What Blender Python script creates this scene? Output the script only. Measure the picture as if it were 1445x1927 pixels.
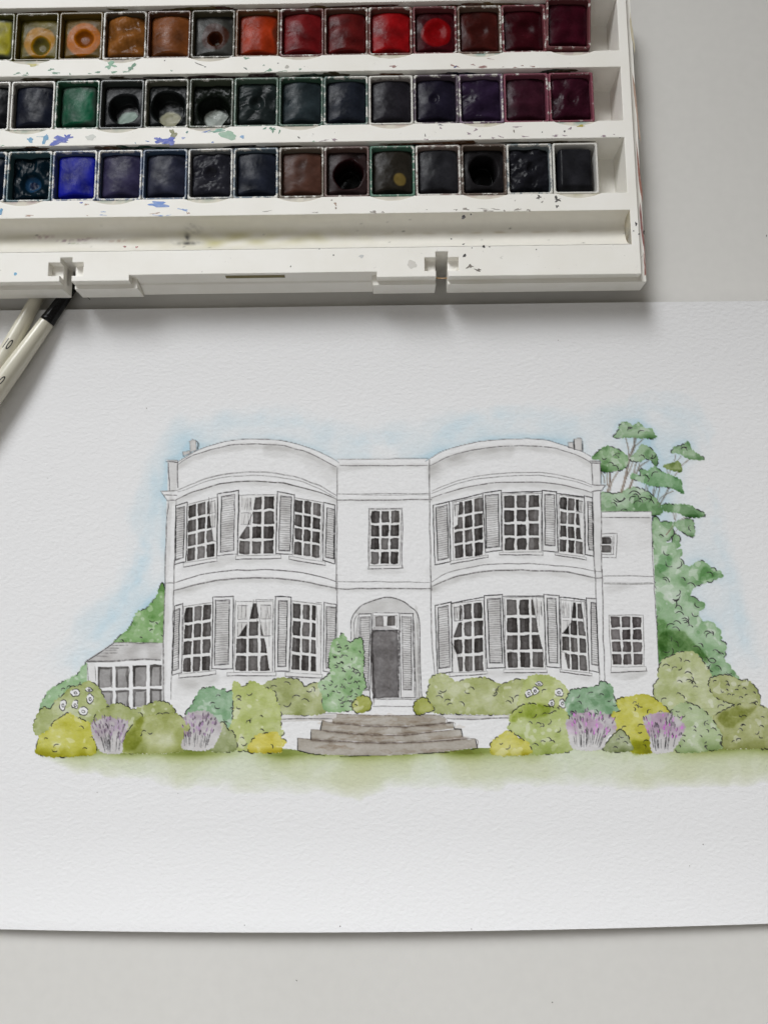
import bpy, bmesh, math, random
import numpy as np
from mathutils import Vector, Matrix
from mathutils.geometry import delaunay_2d_cdt

# ------------------------------------------------------------------ scene, camera, light
for o in list(bpy.data.objects): bpy.data.objects.remove(o)
S = bpy.context.scene
COL = S.collection
MM = 0.001
IW, IH, FPX = 1445.0, 1927.0, 1402.0            # photo size, focal length in its pixels
TILT, YAW = 0.1310, 0.0120
CAMZ = 260.4                                     # mm above the table
_ct, _st = math.cos(TILT), math.sin(TILT)
_cy, _sy = math.cos(YAW), math.sin(YAW)
RC = np.array([[1, 0, 0], [0, _ct, -_st], [0, _st, _ct]]) @ np.array([[_cy, 0, _sy], [0, 1, 0], [-_sy, 0, _cy]])
cam_d = bpy.data.cameras.new('camera'); cam = bpy.data.objects.new('camera', cam_d); COL.objects.link(cam)
cam_d.sensor_fit = 'HORIZONTAL'; cam_d.sensor_width = 36.0; cam_d.lens = 36.0 * FPX / IW
cam_d.clip_start = 0.01; cam_d.clip_end = 50
M4 = Matrix.Identity(4)
for i in range(3):
    for j in range(3): M4[i][j] = RC[i, j]
M4[2][3] = CAMZ * MM
cam.matrix_world = M4
S.camera = cam

W = bpy.data.worlds.new('World'); S.world = W; W.use_nodes = True
W.node_tree.nodes['Background'].inputs[0].default_value = (1.0, 0.92, 0.80, 1)
W.node_tree.nodes['Background'].inputs[1].default_value = 0.14

def area(name, loc, target, sx, sy, power, color):
    d = bpy.data.lights.new(name, 'AREA'); d.shape = 'RECTANGLE'; d.size = sx; d.size_y = sy
    d.energy = power; d.color = color
    o = bpy.data.objects.new(name, d); COL.objects.link(o); o.location = loc
    o.rotation_euler = (Vector(target) - Vector(loc)).to_track_quat('-Z', 'Y').to_euler()
    return o
wl = area('window_light', (-0.66, 0.72, 1.15), (-0.05, -0.36, 0), 1.1, 1.0, 3.6, (0.96, 0.978, 1.0))
wl.data.spread = math.radians(37)
area('front_fill', (-0.45, -0.75, 0.95), (0, 0, 0), 1.0, 1.0, 2.6, (0.97, 0.985, 1.0))  # soft fill added to brighten the box front; no lamp known there

S.view_settings.view_transform = 'Standard'; S.view_settings.look = 'None'
S.view_settings.gamma = 1.0; S.view_settings.exposure = 0.0
S.view_settings.use_curve_mapping = False
S.render.engine = 'CYCLES'
S.cycles.max_bounces = 8

# ------------------------------------------------------------------ helpers
rng = np.random.default_rng(7)
random.seed(7)

def s2l(c):
    c = np.asarray(c, float) / 255.0
    return np.where(c <= 0.04045, c / 12.92, ((c + 0.055) / 1.055) ** 2.4)

def at(px, py, z):
    """points (mm) on the level z (mm) that the photo shows at px, py"""
    px = np.asarray(px, float); py = np.asarray(py, float)
    v = np.stack([(px - IW / 2) / FPX, -(py - IH / 2) / FPX, -np.ones_like(px)], -1) @ RC.T
    t = (z - CAMZ) / v[..., 2]
    return v[..., 0] * t, v[..., 1] * t

def link(name, me, parent=None, mat=None):
    o = bpy.data.objects.new(name, me); COL.objects.link(o)
    if parent is not None: o.parent = parent
    if mat is not None and me is not None and not me.materials: me.materials.append(mat)
    return o

def empty(name, loc=(0, 0, 0), rz=0, parent=None):
    o = bpy.data.objects.new(name, None); COL.objects.link(o); o.location = loc; o.rotation_euler = (0, 0, rz)
    o.empty_display_size = 0.01
    if parent is not None: o.parent = parent
    return o

def tag(o, label=None, cat=None, group=None, kind=None):
    if label: o['label'] = label
    if cat: o['category'] = cat
    if group: o['group'] = group
    if kind: o['kind'] = kind
    return o

def mesh_np(name, V, F, smooth=True, colors=None, attr='Col'):
    """V (n,3) metres, F (m,4) or (m,3)"""
    me = bpy.data.meshes.new(name); V = np.asarray(V, np.float32); F = np.asarray(F, np.int32)
    k = F.shape[1]
    me.vertices.add(len(V)); me.vertices.foreach_set('co', V.ravel())
    me.loops.add(F.size); me.loops.foreach_set('vertex_index', F.ravel())
    me.polygons.add(len(F)); me.polygons.foreach_set('loop_start', np.arange(0, F.size, k, dtype=np.int32))
    try: me.polygons.foreach_set('loop_total', np.full(len(F), k, np.int32))
    except Exception: pass
    me.update(calc_edges=True)
    me.polygons.foreach_set('use_smooth', np.full(len(F), smooth))
    if colors is not None:
        a = me.color_attributes.new(attr, 'FLOAT_COLOR', 'POINT')
        c = np.ones((len(V), 4), np.float32); c[:, :3] = colors
        a.data.foreach_set('color', c.ravel())
    return me

def grid_faces(nx, ny, flip=False):
    i, j = np.meshgrid(np.arange(nx - 1), np.arange(ny - 1)); a = (j * nx + i).ravel()
    f = np.stack([a, a + 1, a + 1 + nx, a + nx], -1)
    return f[:, ::-1] if flip else f

# ------------------------------------------------------------------ materials
def new_mat(name):
    m = bpy.data.materials.new(name); m.use_nodes = True
    nt = m.node_tree; b = nt.nodes['Principled BSDF']
    return m, nt, b
def N(nt, t, **kw):
    n = nt.nodes.new(t)
    for k, v in kw.items(): setattr(n, k, v)
    return n
def noise(nt, scale, detail=3, rough=0.55, vec=None):
    n = N(nt, 'ShaderNodeTexNoise'); n.inputs['Scale'].default_value = scale
    n.inputs['Detail'].default_value = detail; n.inputs['Roughness'].default_value = rough
    if vec is not None: nt.links.new(vec, n.inputs['Vector'])
    return n
def ramp(nt, src, p0, c0, p1, c1):
    r = N(nt, 'ShaderNodeValToRGB'); e = r.color_ramp.elements
    e[0].position = p0; e[0].color = (*c0, 1); e[1].position = p1; e[1].color = (*c1, 1)
    nt.links.new(src, r.inputs['Fac']); return r
def bump(nt, src, strength, dist, nrm=None):
    b = N(nt, 'ShaderNodeBump'); b.inputs['Strength'].default_value = strength; b.inputs['Distance'].default_value = dist
    nt.links.new(src, b.inputs['Height'])
    if nrm is not None: nt.links.new(nrm, b.inputs['Normal'])
    return b
def mix(nt, fac, a, b, mode='MIX'):
    m = N(nt, 'ShaderNodeMix', data_type='RGBA', blend_type=mode)
    for sock, v in ((m.inputs[0], fac), (m.inputs[6], a), (m.inputs[7], b)):
        if hasattr(v, 'links') or hasattr(v, 'is_linked'): nt.links.new(v, sock)
        elif isinstance(v, (int, float)): sock.default_value = v
        else: sock.default_value = (*v, 1)
    return m.outputs[2]

def mat_paper():
    m, nt, b = new_mat('cold_press_paper')
    a = N(nt, 'ShaderNodeVertexColor', layer_name='Col')
    g = N(nt, 'ShaderNodeNewGeometry')
    mp = N(nt, 'ShaderNodeMapping'); mp.inputs['Rotation'].default_value = (0, 0, 0.5); mp.inputs['Scale'].default_value = (0.75, 1.15, 1)
    nt.links.new(g.outputs['Position'], mp.inputs['Vector'])
    n1 = noise(nt, 820, 3, 0.5, mp.outputs[0]); n2 = noise(nt, 1900, 2, 0.5, g.outputs['Position'])
    b1 = bump(nt, n1.outputs[0], 0.52, 0.00036)
    b2 = bump(nt, n2.outputs[0], 0.25, 0.0001, b1.outputs[0])
    nt.links.new(b2.outputs[0], b.inputs['Normal'])
    nt.links.new(a.outputs['Color'], b.inputs['Base Color'])
    b.inputs['Roughness'].default_value = 0.92; b.inputs['Specular IOR Level'].default_value = 0.12
    return m

def mat_table():
    m, nt, b = new_mat('painted_table_top')
    g = N(nt, 'ShaderNodeNewGeometry')
    n1 = noise(nt, 9, 4, 0.5, g.outputs['Position'])
    r = ramp(nt, n1.outputs[0], 0.3, (0.67, 0.657, 0.625), 0.75, (0.705, 0.692, 0.66))
    n2 = noise(nt, 260, 2, 0.5, g.outputs['Position'])
    r2 = ramp(nt, n2.outputs[0], 0.2, (0.96, 0.96, 0.96), 0.8, (1.0, 1.0, 1.0))
    nt.links.new(mix(nt, 1.0, r.outputs[0], r2.outputs[0], 'MULTIPLY'), b.inputs['Base Color'])
    bb = bump(nt, n2.outputs[0], 0.08, 0.0002); nt.links.new(bb.outputs[0], b.inputs['Normal'])
    b.inputs['Roughness'].default_value = 0.55; b.inputs['Specular IOR Level'].default_value = 0.3
    return m

def mat_box():
    m, nt, b = new_mat('cream_box_plastic')
    tc = N(nt, 'ShaderNodeTexCoord'); v = tc.outputs['Object']
    n1 = noise(nt, 45, 5, 0.6, v)
    r1 = ramp(nt, n1.outputs[0], 0.28, (0.85, 0.825, 0.755), 0.62, (0.90, 0.88, 0.825))
    n2 = noise(nt, 520, 3, 0.7, v)                       # tiny ingrained pigment
    r2 = ramp(nt, n2.outputs[0], 0.665, (0, 0, 0), 0.72, (1, 1, 1))
    n3 = noise(nt, 60, 2, 0.5, v)
    r3 = ramp(nt, n3.outputs[0], 0.5, (0, 0, 0), 0.7, (0.55, 0.55, 0.55))
    f = N(nt, 'ShaderNodeMath', operation='MULTIPLY'); nt.links.new(r2.outputs[0], f.inputs[0]); nt.links.new(r3.outputs[0], f.inputs[1])
    c = mix(nt, f.outputs[0], r1.outputs[0], (0.22, 0.20, 0.17))
    nt.links.new(c, b.inputs['Base Color'])
    n4 = noise(nt, 900, 3, 0.6, v); bb = bump(nt, n4.outputs[0], 0.18, 0.00008)
    nt.links.new(bb.outputs[0], b.inputs['Normal'])
    b.inputs['Roughness'].default_value = 0.5; b.inputs['Specular IOR Level'].default_value = 0.3
    return m

def mat_attr(name, rough, spec=0.5, bscale=700, bstr=0.3, bdist=0.0002, coat=0.0, amp=0.15):
    m, nt, b = new_mat(name)
    a = N(nt, 'ShaderNodeVertexColor', layer_name='Col')
    tc = N(nt, 'ShaderNodeTexCoord'); v = tc.outputs['Object']
    n1 = noise(nt, bscale, 4, 0.6, v)
    r = ramp(nt, n1.outputs[0], 0.25, (1 - amp,) * 3, 0.75, (1 + amp * 0.7,) * 3)
    nt.links.new(mix(nt, 1.0, a.outputs['Color'], r.outputs[0], 'MULTIPLY'), b.inputs['Base Color'])
    bb = bump(nt, n1.outputs[0], bstr, bdist); nt.links.new(bb.outputs[0], b.inputs['Normal'])
    n2 = noise(nt, 260, 3, 0.6, v)
    rr = N(nt, 'ShaderNodeMapRange'); rr.inputs['From Min'].default_value = 0.3; rr.inputs['From Max'].default_value = 0.7
    rr.inputs['To Min'].default_value = rough - 0.14; rr.inputs['To Max'].default_value = rough + 0.2
    nt.links.new(n2.outputs[0], rr.inputs['Value']); nt.links.new(rr.outputs[0], b.inputs['Roughness'])
    b.inputs['Specular IOR Level'].default_value = spec; b.inputs['Coat Weight'].default_value = coat
    b.inputs['Coat Roughness'].default_value = 0.25
    return m

def mat_cup():
    """white pan plastic smeared with the colour of its paint (the object's own colour)"""
    m, nt, b = new_mat('stained_pan_plastic')
    oi = N(nt, 'ShaderNodeObjectInfo'); tc = N(nt, 'ShaderNodeTexCoord')
    ad = N(nt, 'ShaderNodeVectorMath', operation='ADD'); nt.links.new(tc.outputs['Object'], ad.inputs[0])
    nt.links.new(oi.outputs['Location'], ad.inputs[1])
    n1 = noise(nt, 300, 4, 0.7, ad.outputs[0]); n2 = noise(nt, 800, 3, 0.7, ad.outputs[0])
    s = N(nt, 'ShaderNodeMath', operation='ADD'); nt.links.new(n1.outputs[0], s.inputs[0])
    h = N(nt, 'ShaderNodeMath', operation='MULTIPLY'); nt.links.new(n2.outputs[0], h.inputs[0]); h.inputs[1].default_value = 0.4
    nt.links.new(h.outputs[0], s.inputs[1])
    th = N(nt, 'ShaderNodeMath', operation='SUBTRACT'); nt.links.new(s.outputs[0], th.inputs[0]); nt.links.new(oi.outputs['Alpha'], th.inputs[1])
    sx = N(nt, 'ShaderNodeSeparateXYZ'); nt.links.new(tc.outputs['Object'], sx.inputs[0])
    mr = N(nt, 'ShaderNodeMapRange'); mr.inputs['From Min'].default_value = 0.0118; mr.inputs['From Max'].default_value = 0.0104
    mr.inputs['To Min'].default_value = 0.0; mr.inputs['To Max'].default_value = 0.35; nt.links.new(sx.outputs['Z'], mr.inputs['Value'])
    t2 = N(nt, 'ShaderNodeMath', operation='ADD'); nt.links.new(th.outputs[0], t2.inputs[0]); nt.links.new(mr.outputs[0], t2.inputs[1])
    r = ramp(nt, t2.outputs[0], 0.0, (0, 0, 0), 0.09, (1, 1, 1))
    c = mix(nt, r.outputs[0], (0.66, 0.645, 0.60), oi.outputs['Color'])
    nt.links.new(c, b.inputs['Base Color'])
    bb = bump(nt, n2.outputs[0], 0.35, 0.0002); nt.links.new(bb.outputs[0], b.inputs['Normal'])
    b.inputs['Roughness'].default_value = 0.42
    return m

def mat_flat(name, col, rough=0.5, spec=0.4, vary=0.0, scale=400, coat=0):
    m, nt, b = new_mat(name)
    tc = N(nt, 'ShaderNodeTexCoord'); n1 = noise(nt, scale, 3, 0.6, tc.outputs['Object'])
    lo = tuple(max(0, c * (1 - vary)) for c in col); hi = tuple(min(1, c * (1 + vary)) for c in col)
    r = ramp(nt, n1.outputs[0], 0.3, lo, 0.7, hi); nt.links.new(r.outputs[0], b.inputs['Base Color'])
    b.inputs['Roughness'].default_value = rough; b.inputs['Specular IOR Level'].default_value = spec
    b.inputs['Coat Weight'].default_value = coat; b.inputs['Coat Roughness'].default_value = 0.12
    return m

def mat_splash():
    m, nt, b = new_mat('dried_paint_splash')
    oi = N(nt, 'ShaderNodeObjectInfo'); tc = N(nt, 'ShaderNodeTexCoord')
    n1 = noise(nt, 500, 4, 0.65, tc.outputs['Object'])
    r = ramp(nt, n1.outputs[0], 0.45, (0, 0, 0), 0.75, (0.28, 0.28, 0.28))
    c = mix(nt, r.outputs[0], oi.outputs['Color'], (0.72, 0.70, 0.66))
    nt.links.new(c, b.inputs['Base Color']); b.inputs['Roughness'].default_value = 0.5
    return m

PAPER, TABLE, BOX, CUP = mat_paper(), mat_table(), mat_box(), mat_cup()
PAINT = mat_attr('dried_watercolour_cake', 0.24, 0.05, 260, 0.14, 0.0003, 0.0, 0.2)
TROUGH = mat_attr('stained_trough_plastic', 0.5, 0.3, 300, 0.06, 0.00008, 0, 0.03)
SPLASH = mat_splash()
IVORY = mat_flat('pearl_ivory_lacquer', (0.66, 0.63, 0.52), 0.28, 0.5, 0.03, 60, 0.5)
BLACK = mat_flat('black_lacquer', (0.006, 0.006, 0.007), 0.25, 0.25, 0.2, 200, 0.0)
INKM = mat_flat('black_print', (0.02, 0.02, 0.02), 0.5)

# ------------------------------------------------------------------ table
def box_mesh(name, x0, x1, y0, y1, z0, z1, s=MM):
    V = [(x, y, z) for z in (z0, z1) for y in (y0, y1) for x in (x0, x1)]
    F = [(0, 2, 3, 1), (4, 5, 7, 6), (0, 1, 5, 4), (2, 6, 7, 3), (0, 4, 6, 2), (1, 3, 7, 5)]
    return mesh_np(name, np.array(V) * s, F, False)
table = link('table_top', box_mesh('table_top', -520, 480, -420, 560, -28, 0), None, TABLE)
tag(table, kind='structure')

# ------------------------------------------------------------------ the painting: a sheet of paper and the films of paint on it
def paper_z(x, y):
    """height of the sheet's upper face (mm) at table x, y (mm): it is cockled, both long edges lift a little"""
    t = np.clip((y - 66.0) / 42.0, 0, 1.2); b = np.clip((-72.0 - y) / 30.5, 0, 1.2)
    up = t * t * (3.0 + 0.4 * np.sin(x * 0.021)); dn = np.minimum(b, 1.0) ** 2 * (4.6 * (1 - 0.30 * np.clip((x + 8) / 130, -1.2, 1.2) ** 2))
    return 0.75 + up + dn + 0.10 * np.sin(x * 0.031 + 0.6) * np.cos(y * 0.027)

def on_paper(px, py):
    x, y = at(px, py, 1.0)
    for _ in range(5): x, y = at(px, py, paper_z(x, y))
    return x, y

# --- canvas: optical density of the pigments, one sample per photo pixel
X0, Y0, CW, CH = 40, 732, 1466, 800
OD = np.zeros((CH, CW, 3), np.float32)
LAB = np.zeros((CH, CW), np.int16)
PW = s2l((226, 226, 228))                       # what bare paper shows
def fnoise(sig, seed):
    r = np.random.default_rng(seed); n = r.standard_normal((CH, CW)).astype(np.float32)
    fy = np.fft.fftfreq(CH)[:, None]; fx = np.fft.rfftfreq(CW)[None, :]
    g = np.exp(-2 * (math.pi * sig) ** 2 * (fx * fx + fy * fy))
    n = np.fft.irfft2(np.fft.rfft2(n) * g, s=(CH, CW)); return (n / n.std()).astype(np.float32)
NF, NS, NM, NB = fnoise(1.3, 1), fnoise(3.2, 2), fnoise(7, 3), fnoise(24, 4)
NM2 = fnoise(9, 5); NS2 = fnoise(4.2, 6)

def fill(P, ss=3):
    """antialiased mask (canvas window y0,y1,x0,x1, array) of a closed polygon, in photo pixels"""
    P = np.asarray(P, float) - (X0, Y0)
    x0 = max(0, int(P[:, 0].min()) - 6); x1 = min(CW, int(P[:, 0].max()) + 8)
    y0 = max(0, int(P[:, 1].min()) - 6); y1 = min(CH, int(P[:, 1].max()) + 8)
    w, h = (x1 - x0) * ss, (y1 - y0) * ss
    if w <= 0 or h <= 0: return (0, 1, 0, 1), np.zeros((1, 1), np.float32)
    D = np.zeros((h, w + 1), np.int16)
    A = (P - (x0, y0)) * ss
    for a, b in zip(A, np.roll(A, -1, 0)):
        if a[1] == b[1]: continue
        sg = 1 if b[1] > a[1] else -1
        if sg < 0: a, b = b, a
        r0 = max(0, int(math.ceil(a[1] - 0.5))); r1 = min(h, int(math.ceil(b[1] - 0.5)))
        if r1 <= r0: continue
        rows = np.arange(r0, r1)
        xs = a[0] + (rows + 0.5 - a[1]) * (b[0] - a[0]) / (b[1] - a[1])
        ix = np.clip(np.ceil(xs - 0.5).astype(int), 0, w)
        np.add.at(D, (rows, ix), sg)
    m = (np.cumsum(D, 1)[:, :w] != 0).astype(np.float32)
    m = m.reshape(h // ss, ss, w // ss, ss).mean((1, 3))
    return (y0, y1, x0, x1), m

def blur(m, r):
    """three box passes"""
    k = max(1, int(round(r)))
    for ax in (0, 1):
        for _ in range(3):
            p = [(0, 0), (0, 0)]; p[ax] = (k + 1, k)
            c = np.cumsum(np.pad(m, p, mode='edge'), ax, dtype=np.float32)
            n = m.shape[ax]
            m = (np.take(c, np.arange(2 * k + 1, 2 * k + 1 + n), ax) - np.take(c, np.arange(0, n), ax)) / (2 * k + 1)
    return m

def spline(P, closed=False, step=2.0):
    P = np.asarray(P, float); n = len(P)
    if n < 3 and not closed:
        L = np.linalg.norm(P[-1] - P[0]); k = max(2, int(L / step) + 1); t = np.linspace(0, 1, k)[:, None]
        return P[0] * (1 - t) + P[-1] * t
    out = []
    for i in range(n if closed else n - 1):
        if closed: a, b, c, d = P[i - 1], P[i], P[(i + 1) % n], P[(i + 2) % n]
        else: a, b, c, d = P[max(i - 1, 0)], P[i], P[i + 1], P[min(i + 2, n - 1)]
        k = max(1, int(np.linalg.norm(c - b) / step)); t = np.arange(k)[:, None] / k
        out.append(0.5 * (2 * b + (c - a) * t + (2 * a - 5 * b + 4 * c - d) * t * t + (3 * b - a - 3 * c + d) * t ** 3))
    if not closed: out.append(P[-1:])
    return np.concatenate(out)

def rough(P, amp=1.0, wl=9, step=2.0, lines=False):
    """closed polygon subdivided and shaken"""
    P = np.asarray(P, float)
    if lines:
        q = []
        for a, b in zip(P, np.roll(P, -1, 0)):
            k = max(1, int(np.linalg.norm(b - a) / step)); t = np.arange(k)[:, None] / k; q.append(a * (1 - t) + b * t)
        Q = np.concatenate(q)
    else: Q = spline(P, True, step)
    n = len(Q); k = max(2, int(n * step / wl)); r = rng.standard_normal((k, 2)) * amp
    idx = np.arange(n) * k / n; i0 = idx.astype(int); f = (idx - i0)[:, None]; f = f * f * (3 - 2 * f)
    return Q + r[i0 % k] * (1 - f) + r[(i0 + 1) % k] * f

def clear(P, lab=None):
    (y0, y1, x0, x1), m = fill(P)
    OD[y0:y1, x0:x1] *= (1 - m)[..., None]
    if lab is not None: LAB[y0:y1, x0:x1][m > 0.5] = lab
    return (y0, y1, x0, x1), m

def od(col):
    d = -np.log(np.clip(s2l(col) / PW, 0.004, 1.2)); return (d * 0.96 + d.mean() * 0.02).astype(np.float32)

def wash(P, col, a=1.0, edge=0.35, soft=0, var=0.22, lab=None, cut=None, fade=None, big=0.12):
    (y0, y1, x0, x1), m = fill(P)
    if cut is not None:
        for c in cut:
            (a0, a1, b0, b1), mc = fill(c); full = np.zeros((CH, CW), np.float32); full[a0:a1, b0:b1] = mc
            m = m * (1 - full[y0:y1, x0:x1])
    hard = m
    if soft: m = blur(m, soft)
    sl = (slice(y0, y1), slice(x0, x1))
    e = hard * np.clip(1 - blur(hard, 2), 0, 1) * 2 if edge else 0
    al = m * np.clip(a * (1 + var * NM[sl] + big * NB[sl] + 0.06 * NF[sl]), 0.05, 3) + (edge * e * a if edge else 0)
    if fade is not None:
        yy = np.arange(y0, y1)[:, None] + Y0; al = al * np.clip(fade(yy), 0, 3)
    OD[sl] += al[..., None] * od(col)
    if lab is not None: LAB[sl][hard > 0.5] = lab
    return sl, hard

TMP = np.zeros((CH, CW), np.float32)
INK, PENCIL = (38, 37, 38), (122, 120, 121)
def stroke(P, w=1.6, col=INK, a=1.0, wob=0.5, curve=True, grain=0.25, taper=0.35):
    Q = spline(P, False, 2.5) if (curve and len(P) > 2) else np.concatenate([spline([p, q], False, 3.0) for p, q in zip(P[:-1], P[1:])])
    n = len(Q)
    if wob and n > 3:
        k = max(2, n // 7 + 1); r = rng.standard_normal((k + 1, 2)) * wob; i = np.linspace(0, k - 0.001, n); i0 = i.astype(int); f = (i - i0)[:, None]
        Q = Q + r[i0] * (1 - f) + r[i0 + 1] * f
    wd = w * 1.06 * (0.85 + 0.3 * rng.random(n)); wd = np.convolve(np.pad(wd, 2, mode='edge'), np.ones(5) / 5, 'valid')
    if taper: t = np.linspace(0, 1, n); wd = wd * (1 - taper * (np.abs(2 * t - 1) ** 4))
    Q = Q - (X0, Y0); bx = [10 ** 6, 0, 10 ** 6, 0]
    for s in range(0, n - 1, 6):
        q = Q[s:s + 7]; ww = wd[s:s + 7]
        x0 = max(0, int(q[:, 0].min() - 4)); x1 = min(CW, int(q[:, 0].max() + 5)); y0 = max(0, int(q[:, 1].min() - 4)); y1 = min(CH, int(q[:, 1].max() + 5))
        if x1 <= x0 or y1 <= y0: continue
        gx, gy = np.meshgrid(np.arange(x0, x1), np.arange(y0, y1)); A = q[:-1]; B = q[1:]; D = B - A
        L = (D ** 2).sum(1) + 1e-9
        t = np.clip(((gx[..., None] - A[:, 0]) * D[:, 0] + (gy[..., None] - A[:, 1]) * D[:, 1]) / L, 0, 1)
        d = np.sqrt((gx[..., None] - A[:, 0] - t * D[:, 0]) ** 2 + (gy[..., None] - A[:, 1] - t * D[:, 1]) ** 2)
        c = np.clip(ww[:-1] / 2 + 0.5 - d, 0, 1).max(-1)
        v = TMP[y0:y1, x0:x1]; np.maximum(v, c, out=v)
        bx = [min(bx[0], y0), max(bx[1], y1), min(bx[2], x0), max(bx[3], x1)]
    if bx[1] == 0: return
    sl = (slice(bx[0], bx[1]), slice(bx[2], bx[3]))
    c = TMP[sl] * np.clip(1 + grain * NF[sl], 0.2, 1.4) * a
    OD[sl] = np.maximum(OD[sl], OD[sl] * 0.35 + c[..., None] * od(col)) if a > 0.6 else OD[sl] + c[..., None] * od(col)
    TMP[sl] = 0

# --- part registry: label id -> (name, parent id or 0, text, half resolution)
PARTS = {}
def reg(name, parent=0, text=None, half=False):
    i = len(PARTS) + 1; PARTS[i] = (name, parent, text, half); return i
def Zm(x0, y0, w):
    k = w / 1445.0
    return lambda pts: [(x0 + x * k, y0 + y * k) for x, y in pts]

SKY = reg('painted_sky', 0, 'pale blue sky wash around the house', True)
LAWN = reg('painted_lawn', 0, 'soft green lawn wash below the house', True)

# --- plants ------------------------------------------------------------------
def scallop(P, amp=2.0, wl=10, out=0.0):
    Q = spline(P, True, 1.5); n = len(Q)
    T = np.roll(Q, -1, 0) - np.roll(Q, 1, 0); T /= np.linalg.norm(T, axis=1)[:, None] + 1e-9
    ar = 0.5 * np.sum(Q[:, 0] * np.roll(Q[:, 1], -1) - np.roll(Q[:, 0], -1) * Q[:, 1])
    Nn = np.stack([T[:, 1], -T[:, 0]], -1) * (1 if ar > 0 else -1)
    res = Q.copy(); cuts = []; i = 0
    while i < n:
        k = max(3, int(wl * (0.6 + 0.9 * rng.random()) / 1.5)); k = min(k, n - i); am = amp * (0.5 + rng.random())
        s = np.sin(math.pi * np.arange(k) / k); res[i:i + k] += Nn[i:i + k] * (am * s + out)[:, None]; cuts.append((i, i + k)); i += k
    return res, cuts

def bush(P, col, name='painted_bush', text=None, amp=1.8, wl=9, p_ink=0.62, inner=10, var=0.3, base=0.35, ink_w=1.6,
         light=None, dark=None, squig=(5, 11), lab=None, spots=0.5, edge=0.3, open_bottom=True):
    if lab is None: lab = reg(name, 0, text)
    col = tuple(c * 0.92 + 226 * 0.08 for c in col); P = np.asarray(P, float); Q, cuts = scallop(P, amp, wl)
    clear(rough(P + (P - P.mean(0)) * 0.0, 0.4), lab); clear(Q, lab)
    ymin, ymax = P[:, 1].min(), P[:, 1].max()
    sl, m = wash(Q + rng.standard_normal((len(Q), 2)) * 0.25, col, 0.72, edge, 0, var * 0.3, None, big=0.07)
    yy = (np.arange(sl[0].start, sl[0].stop)[:, None] + Y0 - ymin) / max(1, ymax - ymin)
    q1 = NS2[sl] * 0.75 + NM2[sl] * 0.65; sst = lambda a, b, x: np.clip((x - a) / (b - a), 0, 1)      # hard edged second and third touches
    blot = 0.08 * sst(0.15, 0.3, q1) + 0.13 * sst(0.9, 1.0, q1) + 0.04 * sst(0.3, 0.45, NM[sl] * 0.8 - NS[sl] * 0.5)
    OD[sl] += (m * blot * spots * 1.5)[..., None] * od(tuple(c * 0.86 for c in col))
    lift = sst(1.45, 1.7, NS[sl] * 0.8 - NM2[sl] * 0.7)
    OD[sl] *= 1 - np.clip(m * lift * 0.42, 0, 0.75)[..., None]
    OD[sl] += (m * np.clip((yy - 0.72) / 0.28, 0, 1) * base * (1 + 0.3 * NM[sl]))[..., None] * od(tuple(c * 0.85 for c in col))
    for q, c, s_ in (light or []):
        (a0, a1, b0, b1), mm = fill(rough(q, 1.5)); mm = blur(mm, s_); OD[a0:a1, b0:b1] *= 1 - mm[..., None] * c
    for q, c, s_ in (dark or []):
        wash(rough(q, 2), c, 0.7, 0.25, min(s_, 2), 0.12)
    cy = P[:, 1].mean()
    for a, b in cuts:
        seg = Q[a:b + 1]
        if len(seg) < 4 or rng.random() > p_ink: continue
        if open_bottom and seg[:, 1].mean() > ymax - 0.10 * (ymax - ymin) and rng.random() < 0.7: continue
        stroke(seg[::2] if len(seg) > 6 else seg, ink_w, INK, 0.95, 0.25, taper=0.5)
    yy0, xx0 = np.nonzero(m > 0.9)
    for _ in range(int(inner * 2.1) + 2):
        if not len(yy0): break
        k = rng.integers(len(yy0)); c = np.array([xx0[k] + sl[1].start + X0, yy0[k] + sl[0].start + Y0], float)
        if min(np.hypot(*(Q - c).T)) < 7: continue
        L = rng.uniform(*squig); an = rng.uniform(-0.7, 0.7) if rng.random() < 0.7 else rng.uniform(0, 3.1)
        d = np.array([math.cos(an), math.sin(an)]); nn = np.array([-d[1], d[0]]) * (-1 if rng.random() < 0.75 else 1)
        stroke([c - d * L / 2, c - d * L * 0.2 + nn * L * 0.28, c + d * L * 0.2 + nn * L * 0.25, c + d * L / 2], ink_w * 0.92, INK, 0.9, 0.3, taper=0.6)
    return lab

def flower(c, rx, ry, an=0):
    t = np.linspace(0, 2 * math.pi, 14)[:-1]; r = 1 + 0.12 * rng.standard_normal(13)
    P = np.stack([rx * r * np.cos(t), ry * r * np.sin(t)], -1) @ np.array([[math.cos(an), math.sin(an)], [-math.sin(an), math.cos(an)]]) + c
    clear(spline(P, True)); Q = spline(P, True)
    n = len(Q); stroke(Q[:int(n * 0.55)], 1.4, INK, 0.9, 0.2); stroke(Q[int(n * 0.65):], 1.4, INK, 0.85, 0.2)
    t = np.linspace(0.3, 6.2, 12); k = np.linspace(0.42, 0.22, 12)
    stroke(np.stack([rx * k * np.cos(t), ry * k * np.sin(t)], -1) + c, 1.2, INK, 0.85, 0.1)

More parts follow.
